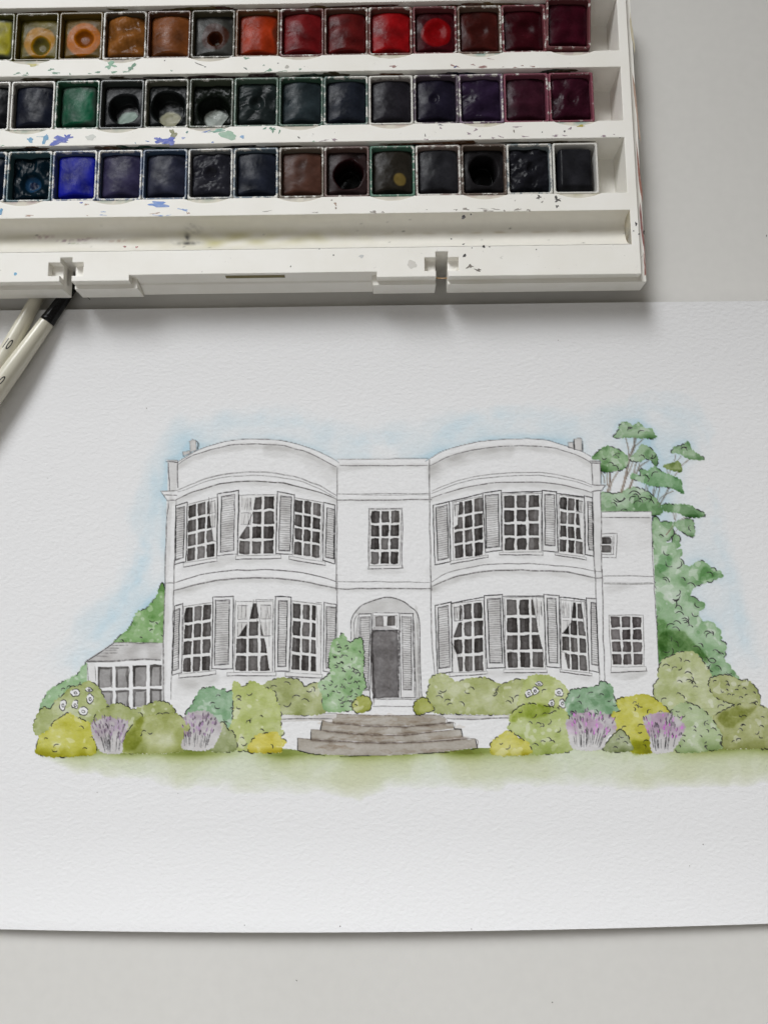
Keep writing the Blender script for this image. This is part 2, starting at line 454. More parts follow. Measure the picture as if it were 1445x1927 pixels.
def lavender(P, root, text, col=(158, 146, 158), pink=(206, 146, 208)):
    lab = reg('painted_lavender', 0, text); P = np.asarray(P, float); Q, cuts = scallop(P, 1.8, 7)
    clear(Q, lab); wash(Q, (182, 178, 178), 0.6, 0.1, 0, 0.2)
    ymin, ymax = P[:, 1].min(), P[:, 1].max(); h = ymax - ymin
    (y0, y1, x0, x1), m = fill(Q); yy = (np.arange(y0, y1)[:, None] + Y0 - ymin) / h
    sl = (slice(y0, y1), slice(x0, x1)); up = np.clip((0.70 - yy) / 0.3, 0, 1)
    OD[sl] += (m * up * np.clip(0.22 + 0.05 * NS[sl], 0, 2))[..., None] * od(col)
    OD[sl] += (m * up * 0.30 * np.clip((NM2[sl] * 0.9 + NS2[sl] * 0.5 - 0.2) / 0.3, 0, 1))[..., None] * od(pink)
    cx = P[:, 0].mean(); wd = (P[:, 0].max() - P[:, 0].min()) / 2
    foot = np.array([root[0], ymax + h * 0.55])
    for i in range(58):                                     # upright flower spikes, fanned out
        u = rng.uniform(-1, 1); v = rng.uniform(-0.04, 0.58) ; c = np.array([cx + u * wd * (1 - 0.4 * v), ymin + (v + 0.16 * u * u) * h])
        d = c - foot; d /= np.hypot(*d); L = rng.uniform(5, 10); n_ = np.array([-d[1], d[0]]) * rng.uniform(1.1, 1.9)
        kk = pink if rng.random() < 0.5 else (col if rng.random() < 0.6 else (140, 128, 142))
        q = np.array([c - d * L / 2 - n_ * .7, c + n_ * -1.0, c + d * L / 2, c + n_, c - d * L / 2 + n_ * .7])
        clear(q, lab); wash(q, kk, rng.uniform(.65, 1.0), 0.4, 0, 0.15)
        if rng.random() < 0.36: stroke([c - d * L / 2, c + n_ * .6, c + d * L / 2], 1.05, INK, 0.75, 0.3, taper=0.5)
    for i in range(24):                                     # stalks
        u = rng.uniform(-0.98, 0.98); xb = root[0] + u * root[2]; xt = cx + u * wd * 0.9
        t0 = rng.uniform(0.0, 0.12); t1 = rng.uniform(0.30, 0.62)
        a = np.array([xb + (xt - xb) * t0, ymax - 2 - h * t0]); b = np.array([xb + (xt - xb) * t1, ymax - h * t1])
        stroke([a, b], 1.05, (70, 68, 70) if rng.random() < 0.5 else PENCIL, 0.72, 0.35, False)
    return lab

# colours of the greens
G_DK, G_MD, G_LT = (106, 146, 106), (126, 160, 118), (136, 170, 120)
OLV, OLV2, LIME, YEL = (142, 152, 86), (152, 160, 96), (160, 173, 92), (176, 166, 52)

r7, r8 = Zm(1100, 780, 300), Zm(1100, 1020, 340)
L1, L2, L3 = Zm(50, 1090, 300), Zm(50, 1260, 300), Zm(320, 1260, 300)
R4, R5, R6 = Zm(580, 1260, 360), Zm(900, 1260, 300), Zm(1145, 1220, 300)
h1, h2, h3 = Zm(300, 800, 340), Zm(620, 840, 340), Zm(800, 800, 340)
h4, h5, h6 = Zm(300, 1050, 340), Zm(620, 1080, 340), Zm(800, 1050, 340)

# --- trees behind, right of the house -----------------------------------------
TREE = reg('painted_tree', 0, 'tall green tree mass behind the right wing')
BR = (148, 132, 120)
mass = r8([(545, -170), (610, -160), (690, -150), (700, -60), (640, 10), (690, 10), (730, -60), (760, 30), (720, 60), (775, 70), (760, 130), (830, 200), (930, 150), (1000, 200), (1100, 262),
           (1030, 300), (960, 322), (890, 350), (840, 420), (905, 470), (960, 512), (905, 570), (950, 640), (1010, 640), (1080, 720), (1090, 800), (1132, 830),
           (1110, 930), (1160, 1000), (1235, 1100), (1240, 1180), (1000, 1180), (700, 1190), (600, 1190), (585, 700), (560, 200)])
bush(mass, (128, 166, 120), lab=TREE, amp=2.6, wl=12, p_ink=0.36, inner=40, var=0.4, base=0.5, spots=1.2, squig=(8, 16),
     light=[(r8([(640, 400), (760, 390), (770, 460), (680, 480)]), 0.45, 2), (r8([(650, 130), (800, 160), (780, 230), (660, 220)]), 0.3, 4), (r8([(720, 600), (900, 640), (860, 740), (720, 680)]), 0.3, 6)],
     dark=[(r8([(600, 740), (760, 720), (930, 860), (980, 960), (800, 870), (620, 930)]), (128, 150, 106), 5), (r8([(600, 100), (700, 120), (680, 200), (600, 240)]), (120, 160, 118), 3),
           (r8([(950, 200), (1040, 260), (930, 310)]), (120, 158, 110), 2), (r8([(560, 650), (640, 640), (660, 900), (600, 960)]), (130, 158, 112), 3)])
top = r7([(148, 712), (240, 722), (340, 700), (450, 660), (560, 700), (640, 762), (690, 830), (690, 900), (600, 905), (148, 890)])
bush(top, (116, 154, 108), lab=TREE, amp=2.0, wl=10, p_ink=0.3, inner=7, var=0.35, spots=1.2, squig=(12, 22), base=0.2)

def trunk(P, w, col=BR):
    stroke(r7(P), w * 1.1, col, 0.85, 0.4, grain=0.15, taper=0.1)
    if w > 2.5: stroke([(x + w * 0.35, y) for x, y in r7(P)], 1.0, (96, 84, 78), 0.7, 0.4)
PINES = [
    ([(262, 205), (300, 150), (318, 92), (380, 66), (432, 102), (488, 75), (545, 122), (602, 130), (632, 178), (645, 208), (540, 212), (430, 205), (330, 208)], G_MD,
     [([(372, 210), (390, 300), (392, 370)], 2.0), ([(455, 210), (440, 300), (400, 400), (370, 560), (330, 700)], 4.2), ([(530, 220), (470, 275), (430, 310)], 2.0), ([(445, 210), (452, 250)], 2.2)]),
    ([(66, 402), (110, 342), (210, 288), (330, 332), (382, 382), (392, 430), (350, 490), (260, 512), (170, 517), (146, 480), (144, 412)], (104, 146, 92),
     [([(150, 520), (175, 570), (180, 620)], 1.8), ([(230, 520), (225, 600), (205, 695)], 3.0), ([(300, 512), (250, 600), (225, 690)], 2.2), ([(200, 520), (200, 640)], 1.8)]),
    ([(410, 402), (470, 342), (510, 280), (562, 288), (622, 330), (662, 402), (640, 465), (610, 422), (552, 395), (500, 425)], G_MD,
     [([(440, 420), (410, 500), (380, 560)], 1.8), ([(470, 420), (430, 580), (400, 670)], 2.4), ([(580, 420), (500, 470), (440, 590), (410, 665)], 2.4), ([(500, 430), (470, 520)], 1.6)]),
    ([(782, 345), (810, 300), (900, 270), (940, 248), (972, 320), (1040, 370), (1082, 407), (960, 402), (850, 350)], G_MD,
     [([(820, 360), (815, 415)], 1.6), ([(870, 380), (840, 415)], 1.4), ([(945, 402), (880, 455), (830, 530), (810, 555)], 1.8)]),
    ([(718, 462), (800, 440), (850, 428), (882, 512), (830, 512), (740, 487)], (130, 150, 90), [([(745, 490), (750, 540)], 1.4), ([(770, 495), (765, 535)], 1.4)]),
    ([(412, 560), (440, 535), (500, 555), (505, 495), (570, 510), (640, 478), (720, 532), (790, 555), (872, 600), (882, 670), (895, 715), (840, 690), (760, 657), (600, 642), (520, 610), (440, 582)], (106, 150, 102),
     [([(555, 630), (550, 695)], 1.6), ([(580, 640), (560, 690)], 1.4), ([(630, 645), (615, 745)], 2.2), ([(655, 650), (620, 745)], 1.6), ([(680, 650), (655, 770)], 1.8), ([(760, 665), (700, 780), (665, 840)], 2.8), ([(800, 690), (700, 740), (655, 800)], 1.8)]),
    ([(698, 832), (730, 812), (800, 816), (950, 822), (1010, 862), (1082, 892), (1060, 925), (940, 928), (850, 892), (730, 872)], (112, 150, 104),
     [([(800, 890), (805, 945)], 1.5), ([(825, 895), (820, 960)], 1.5), ([(915, 925), (840, 965)], 1.5)]),
    ([(803, 992), (850, 965), (960, 948), (992, 1030), (980, 1108), (900, 1072), (830, 1022)], G_MD, [([(800, 1010), (735, 1090)], 2.0), ([(840, 1035), (815, 1070)], 1.3)])]
pine_ids = []
for P, c, tr in PINES:
    pid = reg('painted_pine', 0, None); pine_ids.append(pid)
    for p, w in tr: trunk(p, w)
for (P, c, tr), pid in zip(PINES, pine_ids):
    bush(r7(P), c, lab=pid, amp=1.5, wl=7, p_ink=0.26, inner=5, var=0.35, spots=1.3, base=0.55, squig=(7, 14), open_bottom=False)

# --- trees left of the house ---------------------------------------------------
bush(L1([(1245, 70), (1200, 88), (1190, 150), (1150, 190), (1110, 245), (1062, 280), (1010, 296), (980, 350), (940, 430), (900, 480), (850, 512), (828, 585), (1250, 590)]), (108, 152, 86),
     'painted_tree', 'small green tree left of the house above the conservatory roof', inner=9, p_ink=0.4, spots=1.2, var=0.35, base=0.1, squig=(4, 10))
bush(L1([(560, 765), (490, 830), (440, 880), (330, 930), (210, 1010), (165, 1070), (120, 1180), (180, 1240), (420, 1120), (620, 1020)]), (122, 164, 110), 'painted_bush',
     'blue green bush behind the white flowers at far left', inner=3, p_ink=0.45, base=0)

# --- the house -----------------------------------------------------------------
HOUSE = reg('painted_house', 0, 'white two storey house with two curved bays and grey windows')
left_top = h1([(145, 290), (250, 225), (350, 180), (450, 150), (560, 125), (700, 110), (850, 110), (1000, 125), (1150, 165), (1280, 215), (1400, 275), (1435, 300)])
right_top = h3([(0, 290), (30, 270), (100, 225), (200, 185), (350, 145), (500, 120), (700, 108), (900, 110), (1000, 125), (1100, 160), (1240, 205), (1325, 250)])
body = (h1([(60, 600), (10, 527), (70, 520), (70, 300), (52, 280), (145, 278)]) + left_top + h2([(60, 100), (785, 96)]) + right_top +
        h3([(1330, 280), (1402, 285), (1402, 475), (1442, 480), (1405, 520)]) + r7([(145, 690), (145, 880), (605, 878), (612, 1204)]) +
        [(1229, 1030), (1234, 1140), (1239, 1250), (1242, 1330), (1200, 1406), (900, 1408), (560, 1412), (530, 1408), (300, 1380), (307, 1320)] + h4([(28, 1000), (30, 600), (45, 250), (45, 0)]))
clear(body, HOUSE)
cham = []
for q in (h1([(240, 128), (266, 110), (292, 122), (310, 140), (308, 185), (292, 205), (245, 212)]), h1([(185, 212), (245, 203), (245, 225), (190, 245)])):
    pass
for q1, q2 in ((h1([(240, 128), (266, 112), (292, 122), (294, 200), (246, 214)]), h1([(185, 212), (245, 203), (246, 222), (190, 245)])),
               (h3([(1185, 112), (1225, 100), (1250, 110), (1252, 205), (1190, 192)]), h3([(1142, 138), (1182, 135), (1186, 185), (1142, 178)]))):
    cid = reg('painted_chimney', HOUSE)
    for q in (q1, q2):
        clear(q, cid); wash(q, (190, 188, 187), 0.7, 0.3, 0, 0.2); stroke(list(q) + [q[0]], 1.3, PENCIL, 0.9, 0.3, False)
stroke(h1([(292, 122), (310, 142), (308, 186)]), 1.7, INK, 0.8, 0.2); stroke(h3([(1186, 112), (1190, 190)]), 2.6, INK, 0.7, 0.2); stroke(h3([(1252, 112), (1254, 205)]), 1.5, INK, 0.8, 0.2)

GW = (196, 195, 195)
def shade(P, a=0.8, soft=3, col=GW): wash(rough(P, 1.2, 14), col, a, 0.12, soft, 0.2, big=0.12)
def gline(P, w=1.5, a=0.85, col=PENCIL): stroke(P, w, col, a, 0.45)
def band(P, dy0, dy1, a, soft=2, col=GW):
    P = np.asarray(P, float); shade(np.concatenate([P + (0, dy0), P[::-1] + (0, dy1)]), a, soft, col)

# general mottled tone of the walls
shade(body, 0.03, 6)
# left bay
lc = h1([(145, 310), (250, 250), (400, 195), (560, 160), (700, 150), (850, 150), (1000, 165), (1150, 205), (1280, 262), (1410, 335)])
band(lc, 0, 11, 0.6, 2); band(lc[5:], 0, 22, 0.35, 2); gline(left_top, 1.5); gline(lc, 1.7, 0.9)
lA = h1([(145, 520), (250, 470), (400, 415), (560, 385), (760, 372), (900, 380), (1050, 405), (1200, 450), (1310, 500), (1410, 560)])
lB = h1([(150, 532), (260, 490), (400, 440), (560, 410), (760, 400), (900, 408), (1100, 440), (1300, 520), (1410, 577)])
lC = h1([(130, 597), (250, 540), (400, 490), (560, 455), (700, 447), (850, 450), (1000, 465), (1150, 500), (1300, 545), (1410, 590)])
gline(lA, 2.4, 0.55); gline(lB, 1.8, 0.5); gline(lC, 2.0, 1.0, (104, 102, 102)); band(lC, 1, 9, 0.5, 2)
shade(h1([(1170, 300), (1400, 340), (1405, 480), (1300, 430), (1200, 380)]), 0.30, 3)
for q in ([(145, 290), (145, 500)], [(70, 300), (78, 522)], [(52, 285), (148, 295)], [(52, 280), (140, 278)], [(10, 525), (140, 525)], [(10, 527), (62, 600)], [(62, 600), (130, 598)], [(40, 555), (135, 560)]): gline(h1(q), 1.6, 0.9, (92, 90, 92) if q[0] in ((145, 290), (70, 300), (52, 285)) else PENCIL)
shade(h1([(78, 300), (143, 300), (143, 510), (78, 520)]), 0.45, 1); shade(h1([(60, 600), (95, 600), (80, 1148), (45, 1148)]), 0.55, 1)
gline(h1([(70, 602), (58, 800), (45, 1148)]) + h4([(45, 250), (32, 600), (26, 1130)]), 2.2, 0.8); gline(h1([(130, 600), (120, 1148)]), 1.8, 0.7); gline(h4([(118, 0), (105, 600), (90, 1130)]), 1.9, 0.75)
shade(h4([(45, 260), (75, 260), (40, 1140), (20, 1140)]), 0.4, 1)
# centre
gline(h2([(60, 100), (785, 95)]), 1.5, 0.8); gline(h2([(80, 152), (780, 152)]), 1.6, 0.9); shade(h2([(70, 152), (780, 150), (400, 168), (80, 190)]), 0.7, 2)
gline(h2([(60, 165), (52, 1148)]), 2.2, 0.7); gline(h2([(797, 110), (800, 600), (812, 1148)]), 2.2, 0.75); gline(h5([(60, 0), (58, 520)]), 2.0, 0.6); gline(h5([(808, 0), (815, 480), (838, 800)]), 2.0, 0.7)
gline(h2([(60, 380), (400, 378), (800, 376)]), 1.7, 0.7); gline(h2([(250, 388), (800, 386)]), 1.2, 0.4); gline(h2([(60, 427), (400, 428), (812, 421)]), 2.0, 0.95); shade(h2([(60, 428), (812, 424), (812, 440), (60, 450)]), 0.35, 2)
gline(h2([(60, 1080), (810, 1087)]), 1.4, 0.85); gline(h2([(60, 1137), (810, 1136)]), 2.2, 0.95); shade(h2([(60, 1138), (812, 1136), (812, 1156), (60, 1158)]), 0.5, 2)
# right bay
rc = h3([(35, 325), (150, 265), (300, 215), (500, 180), (700, 165), (850, 165), (1000, 180), (1150, 215), (1250, 255), (1322, 297)])
band(rc, 0, 10, 0.6, 2); band(rc[:5], 0, 22, 0.35, 2); gline(right_top, 1.5); gline(rc, 1.7, 0.9)
rA = h3([(50, 525), (150, 480), (300, 430), (450, 400), (650, 382), (850, 378), (1000, 385), (1200, 430), (1330, 475)])
rB = h3([(50, 545), (200, 485), (400, 430), (600, 408), (850, 403), (1000, 410), (1200, 450), (1330, 492)])
rC = h3([(50, 580), (150, 545), (300, 500), (500, 465), (700, 455), (900, 455), (1050, 468), (1200, 500), (1330, 540)])
gline(rA, 1.6, 0.65); gline(rB, 1.5, 0.7); gline(rC, 1.8, 0.95); band(rC, 1, 9, 0.55, 2)
shade(h3([(40, 330), (300, 270), (420, 300), (250, 340), (150, 400), (50, 460)]), 0.32, 4)
for q in ([(1318, 285), (1402, 287)], [(1322, 302), (1400, 300)], [(1328, 300), (1336, 470)], [(1397, 285), (1402, 472)], [(1330, 475), (1442, 480)], [(1442, 480), (1405, 520)], [(1330, 530), (1400, 520)]): gline(h3(q), 1.6, 0.9, (96, 94, 95))
shade(h3([(1332, 300), (1396, 300), (1398, 470), (1336, 470)]), 0.25, 1)
gline(h3([(1335, 530), (1350, 1148)]) + h6([(1355, 160), (1392, 980)]), 1.9, 0.75); gline(h3([(1400, 520), (1410, 1148)]) + h6([(1414, 150), (1432, 1000)]), 2.2, 0.75)
shade(h3([(1340, 530), (1398, 525), (1410, 1148), (1352, 1148)]), 0.3, 1)
# string courses
sU = h4([(50, 200), (120, 200), (300, 140), (500, 105), (700, 95), (900, 92), (1100, 110), (1300, 150), (1412, 188)]); sL = h4([(115, 260), (300, 210), (500, 175), (700, 158), (900, 160), (1100, 180), (1300, 215), (1415, 242)])
gline(sU[1:], 1.7, 0.95, (100, 98, 99)); gline(sU[:2], 1.5); gline(sL, 2.6, 0.8); band(sL, 0, 9, 0.6, 2); gline(sL[1:-1], 1.4, 0.7)
tU = h6([(48, 190), (150, 130), (300, 85), (500, 50), (650, 42), (850, 45), (1000, 55), (1200, 75), (1345, 105), (1410, 108)]); tL = h6([(55, 225), (150, 180), (300, 135), (500, 105), (700, 95), (900, 100), (1100, 110), (1250, 135), (1355, 160), (1415, 155)])
gline(tU, 1.5, 0.9); gline(tL, 2.5, 0.85); band(tL, 0, 9, 0.55, 2)
# patches of grey wash under the sills
for q, a in ((h1([(430, 1050), (600, 1050), (560, 1110), (400, 1140)]), 0.5), (h1([(600, 1070), (960, 1065), (960, 1095), (620, 1100)]), 0.55), (h1([(1040, 1080), (1310, 1125), (1310, 1145), (1060, 1115)]), 0.6), (h1([(190, 1135), (460, 1088), (450, 1120), (210, 1165)]), 0.5),
             (h4([(160, 960), (450, 930), (440, 1010), (200, 1040)]), 0.5), (h4([(540, 945), (930, 942), (920, 965), (560, 975)]), 0.5), (h4([(1000, 950), (1300, 962), (1290, 985), (1010, 975)]), 0.5), (h4([(120, 965), (300, 1000), (330, 1080), (140, 1100)]), 0.25),
             (h2([(312, 980), (585, 975), (570, 1010), (330, 1020)]), 0.55), (h2([(820, 960), (1260, 900), (1250, 940), (830, 1040)]), 0.4), (h3([(595, 1040), (940, 1042), (930, 1062), (610, 1062)]), 0.5), (h3([(1040, 1045), (1290, 1080), (1280, 1105), (1050, 1070)]), 0.5),
             (h6([(500, 905), (640, 915), (620, 960), (480, 955)]), 0.4), (h6([(640, 918), (970, 918), (960, 945), (650, 950)]), 0.5), (h6([(1075, 915), (1330, 945), (1320, 975), (1080, 950)]), 0.45), (h4([(120, 265), (400, 215), (300, 260), (130, 310)]), 0.35), (h6([(60, 230), (300, 150), (200, 210), (70, 290)]), 0.35)):
    shade(q, a, 3)

def quad(c, u, v):
    c = np.asarray(c, float); return (c[0] * (1 - u) + c[1] * u) * (1 - v) + (c[3] * (1 - u) + c[2] * u) * v
def pinside(p_, P_):
    r_ = False
    for a, b in zip(P_, P_[-1:] + P_[:-1]):
        if (a[1] > p_[1]) != (b[1] > p_[1]) and p_[0] < (b[0] - a[0]) * (p_[1] - a[1]) / (b[1] - a[1]) + a[0]: r_ = not r_
    return r_
def window(c, cols=3, rows=4, sill=None, curtains=(), gap=0.04, dark=1.0, frame=True, parent=None, gray=(84, 81, 81)):
    wid = reg('painted_window', HOUSE if parent is None else parent)
    c = np.asarray(c, float); ctr = c.mean(0); o = ctr + (c - ctr) * np.array([1.10, 1.055])
    clear(o, wid)
    wash(rough(o, 0.3, lines=True), (214, 213, 213), 0.5, 0.2, 0, 0.2)
    cut = [[quad(c, u, v) for u, v in q] for q in curtains]
    for j in range(rows):
        for i in range(cols):
            g = gap * 3 / cols; gy = gap * 0.75 * 4 / rows
            u0, u1 = i / cols + g * (0.9 if i else 0.25), (i + 1) / cols - g * (0.9 if i < cols - 1 else 0.25)
            v0, v1 = j / rows + gy * (0.7 if j else 0.25), (j + 1) / rows - gy * (0.7 if j < rows - 1 else 0.25)
            P = np.array([quad(c, u, v) for u, v in ((u0, v0), ((u0 + u1) / 2, v0), (u1, v0), (u1, (v0 + v1) / 2), (u1, v1), ((u0 + u1) / 2, v1), (u0, v1), (u0, (v0 + v1) / 2))])
            P += rng.standard_normal(P.shape) * 0.55
            P = P.mean(0) + (P - P.mean(0)) * np.array([[0.97, 0.98], [1, 1]] * 4)
            a = dark * rng.uniform(0.60, 1.05)
            wash(rough(P, 0.25, 6, 1.5, True), gray, a, 0.45, 0, 0.05, cut=cut or None, big=0)
            if rng.random() < 0.75:                       # a second darker touch
                e = [P[0], P[1], P[5], P[6]] if rng.random() < 0.5 else [P[1], P[2], P[4], P[5]]
                wash(rough(e, 0.6, 5, 1.5, True), (172, 169, 169), 0.8, 0.4, 0, 0.1, cut=cut or None)
    for j in range(rows):                                 # glazing bars drawn over the curtains
        for i in range(cols):
            for q in curtains:
                ctr_ = ((i + .5) / cols, (j + .5) / rows)
                if pinside(ctr_, q):
                    cell = [quad(c, u, v) for u, v in ((i / cols + .03, j / rows + .03), ((i + 1) / cols - .03, j / rows + .03), ((i + 1) / cols - .03, (j + 1) / rows - .02), (i / cols + .03, (j + 1) / rows - .02))]
                    wash(rough(cell, .4, lines=True), (206, 205, 206), 0.6, 0.4, 0, 0.1)
                    for s_ in range(4):
                        if rng.random() < 0.75: stroke([cell[s_], cell[(s_ + 1) % 4]], 1.2, (70, 68, 70) if rng.random() < .5 else PENCIL, 0.75, 0.4, False)
                    for k in range(2):
                        u = rng.uniform(.2, .8); stroke([quad(cell, u, .1), quad(cell, u + rng.uniform(-.15, .15), .9)], 1.0, PENCIL, 0.5, 0.3, False)
    for q in cut:                                         # folds of the curtains
        q = np.asarray(q); lo, hi = q.min(0), q.max(0)
        for k in range(4):
            x = rng.uniform(lo[0] + 1, hi[0] - 1); y0 = lo[1] + rng.uniform(0, 0.2) * (hi[1] - lo[1]); y1 = y0 + rng.uniform(0.2, 0.45) * (hi[1] - lo[1])
            stroke([(x, y0), (x + rng.uniform(-2, 2), y1)], 1.0, PENCIL, 0.45, 0.3, False)
        for k in range(len(q)):
            if rng.random() < 0.55: stroke([q[k], q[(k + 1) % len(q)]], 1.1, (90, 88, 88), 0.7, 0.4, False)
    if frame:
        for a, b in ((0, 1), (1, 2), (3, 0)):
            stroke([o[a], o[b]], 1.3, PENCIL, 0.75, 0.4, False)
    if sill is not None:
        clear(sill, wid); wash(rough(sill, 0.2, lines=True), (214, 213, 213), 0.5, 0.1)
        s = [tuple(p) for p in sill]
        stroke([s[0], s[1]], 1.2, PENCIL, 0.7, 0.3, False); stroke([s[2], s[3]], 1.7, (88, 86, 87), 0.9, 0.35, False); stroke([s[1], s[2]], 1.2, PENCIL, 0.8, 0.2, False); stroke([s[3], s[0]], 1.2, PENCIL, 0.8, 0.2, False)
    return wid

def shutter(o, i_, ink=1.0, n=None, parent=None, tone=(198, 197, 198)):
    sid = reg('painted_shutter', HOUSE if parent is None else parent); o = [tuple(p) for p in o]; i_ = [tuple(p) for p in i_]
    clear(o, sid); wash(rough(o, 0.3, lines=True), (212, 211, 212), 0.5, 0.2)
    wash(rough(i_, 0.5, lines=True), tone, 0.8, 0.35, 0, 0.3)
    a = np.asarray(i_); h = np.linalg.norm(a[3] - a[0]); n = n or int(h / 4.1)
    for k in range(n):
        v = (k + 0.6) / n; p, q = quad(a, 0.06, v), quad(a, 0.94, v); m_ = (p + q) / 2 + (0, rng.uniform(-0.9, 0.6))
        stroke([p, m_, q], 1.05, (116, 114, 116), 0.52, 0.3, taper=0.2)
    for s_ in range(4):
        stroke([o[s_], o[(s_ + 1) % 4]], 1.7 if s_ in (1, 0) else 1.5, INK if rng.random() < 0.55 * ink + 0.25 else (84, 82, 84), 0.85 * ink, 0.35, False)
        stroke([i_[s_], i_[(s_ + 1) % 4]], 1.6, INK if s_ in (1, 3) and rng.random() < 0.8 * ink else (80, 78, 80), 0.9 * ink, 0.35, False)

# upper left bay
window(h1([(230, 645), (452, 585), (442, 1052), (222, 1092)]), sill=h1([(190, 1102), (460, 1060), (460, 1084), (190, 1134)]), curtains=[[(0.75, -.05), (1.05, -.05), (1.05, 0.74), (0.93, .72), (0.86, .5), (0.78, .25)]])
window(h1([(650, 572), (920, 565), (915, 1030), (636, 1035)]), sill=h1([(608, 1044), (970, 1038), (970, 1062), (608, 1073)]), curtains=[[(-.05, -.05), (0.45, -.05), (0.38, .25), (.22, .5), (-.05, .75)]])
window(h1([(1085, 590), (1292, 628), (1280, 1065), (1075, 1035)]), sill=h1([(1035, 1045), (1325, 1095), (1325, 1120), (1035, 1073)]))
shutter(h1([(130, 640), (222, 615), (212, 1090), (122, 1112)]), h1([(131, 665), (200, 650), (190, 1060), (126, 1078)]))
shutter(h1([(465, 548), (632, 520), (622, 1030), (460, 1045)]), h1([(495, 570), (602, 552), (592, 1000), (485, 1012)]))
shutter(h1([(942, 528), (1078, 552), (1062, 1030), (930, 1028)]), h1([(965, 565), (1055, 572), (1042, 1005), (952, 1002)]))
shutter(h1([(1312, 615), (1402, 640), (1397, 1110), (1305, 1080)]), h1([(1338, 660), (1398, 675), (1390, 1068), (1325, 1058)]))
# lower left bay
window(h4([(205, 400), (418, 368), (405, 905), (185, 920)]), sill=h4([(155, 930), (450, 900), (450, 930), (155, 960)]))
window(h4([(620, 362), (895, 358), (890, 908), (608, 910)]), sill=h4([(540, 916), (932, 914), (930, 942), (540, 942)]), curtains=[[(-.05, -.05), (.49, -.05), (.38, .24), (.05, .5), (-.05, .5)], [(.55, -.05), (1.05, -.05), (1.05, 1.05), (.95, .95), (.85, .6), (.74, .4), (.6, .12)]])
window(h4([(1068, 358), (1285, 385), (1275, 918), (1055, 895)]), sill=h4([(1005, 915), (1300, 932), (1300, 962), (1005, 945)]), curtains=[[(.84, -.05), (1.05, -.05), (1.05, 1.05), (.9, 1.05), (.86, .5)]])
shutter(h4([(118, 385), (185, 362), (178, 915), (100, 935)]), h4([(119, 420), (160, 402), (150, 885), (103, 900)]))
shutter(h4([(428, 312), (592, 305), (582, 885), (420, 885)]), h4([(448, 338), (560, 335), (550, 850), (438, 858)]))
shutter(h4([(925, 305), (1052, 312), (1038, 905), (920, 905)]), h4([(950, 340), (1022, 342), (1010, 868), (945, 868)]))
shutter(h4([(1315, 352), (1412, 370), (1402, 920), (1308, 905)]), h4([(1335, 388), (1411, 395), (1402, 880), (1330, 880)]), 0.8)
# centre window
window(h2([(332, 515), (560, 512), (552, 942), (328, 942)]), sill=h2([(312, 952), (580, 948), (586, 972), (306, 980)]))
stroke(h2([(312, 496), (580, 494)]), 1.4, PENCIL, 0.9, 0.4, False); stroke(h2([(312, 496), (312, 970)]), 1.4, PENCIL, 0.9, 0.4, False); stroke(h2([(580, 494), (578, 970)]), 1.6, PENCIL, 0.9, 0.4, False)
# upper right bay
window(h3([(228, 625), (460, 575), (465, 1040), (235, 1070)]), sill=h3([(200, 1085), (500, 1037), (500, 1055), (200, 1110)]), curtains=[[(-.05, -.05), (.2, -.05), (.12, .4), (-.05, .45)]])
window(h3([(628, 560), (910, 555), (912, 1002), (630, 1005)]), sill=h3([(592, 1015), (938, 1013), (938, 1038), (592, 1036)]))
window(h3([(1075, 570), (1262, 595), (1258, 1035), (1075, 1012)]), sill=h3([(1035, 1022), (1285, 1055), (1285, 1077), (1035, 1037)]), curtains=[[(.8, -.05), (1.05, -.05), (1.05, .75), (.9, .7), (.82, .3)]])
shutter(h3([(60, 640), (190, 610), (200, 1090), (75, 1118)]), h3([(85, 658), (172, 638), (185, 1062), (98, 1080)]), 1.1)
shutter(h3([(458, 540), (605, 520), (610, 998), (480, 1015)]), h3([(478, 562), (582, 552), (590, 968), (488, 982)]), 1.1)
shutter(h3([(932, 520), (1045, 530), (1058, 1015), (935, 1002)]), h3([(955, 552), (1032, 556), (1035, 965), (955, 958)]), 1.1)
shutter(h3([(1268, 565), (1332, 578), (1346, 1048), (1278, 1035)]), h3([(1295, 610), (1331, 615), (1342, 1000), (1305, 995)]), 1.0)
stroke(h3([(190, 610), (450, 548)]), 1.7, INK, 0.9, 0.3, False); stroke(h3([(612, 540), (930, 528)]), 1.7, INK, 0.9, 0.3, False); stroke(h3([(1050, 545), (1265, 570)]), 1.7, INK, 0.9, 0.3, False)
# lower right bay
window(h6([(222, 380), (455, 350), (470, 905), (228, 915)]), sill=h6([(190, 918), (495, 905), (495, 926), (195, 948)]), curtains=[[(-.05, -.05), (.25, -.05), (.2, .25), (.02, .45), (-.05, .45)], [(-.05, .55), (-.05, 1.05), (.2, 1.05), (.12, .75)]])
window(h6([(645, 330), (935, 330), (945, 880), (655, 885)]), sill=h6([(625, 892), (972, 886), (970, 915), (625, 915)]), curtains=[[(.72, -.05), (1.05, -.05), (1.05, .95), (.97, .7), (.85, .4)]])
window(h6([(1090, 345), (1270, 365), (1298, 910), (1095, 885)]), sill=h6([(1075, 892), (1330, 922), (1330, 942), (1075, 912)]), curtains=[[(-.05, -.05), (.55, -.05), (.4, .3), (.05, .47), (-.05, .47)], [(-.05, .75), (-.05, 1.05), (.25, 1.05), (.1, .75)], [(.85, -.05), (1.05, -.05), (1.05, .45), (.95, .4)]])
shutter(h6([(78, 380), (205, 350), (215, 910), (95, 925)]), h6([(100, 395), (180, 380), (195, 870), (108, 882)]), 1.1)
shutter(h6([(468, 300), (615, 290), (635, 880), (492, 880)]), h6([(495, 328), (600, 320), (615, 840), (512, 840)]), 1.1)
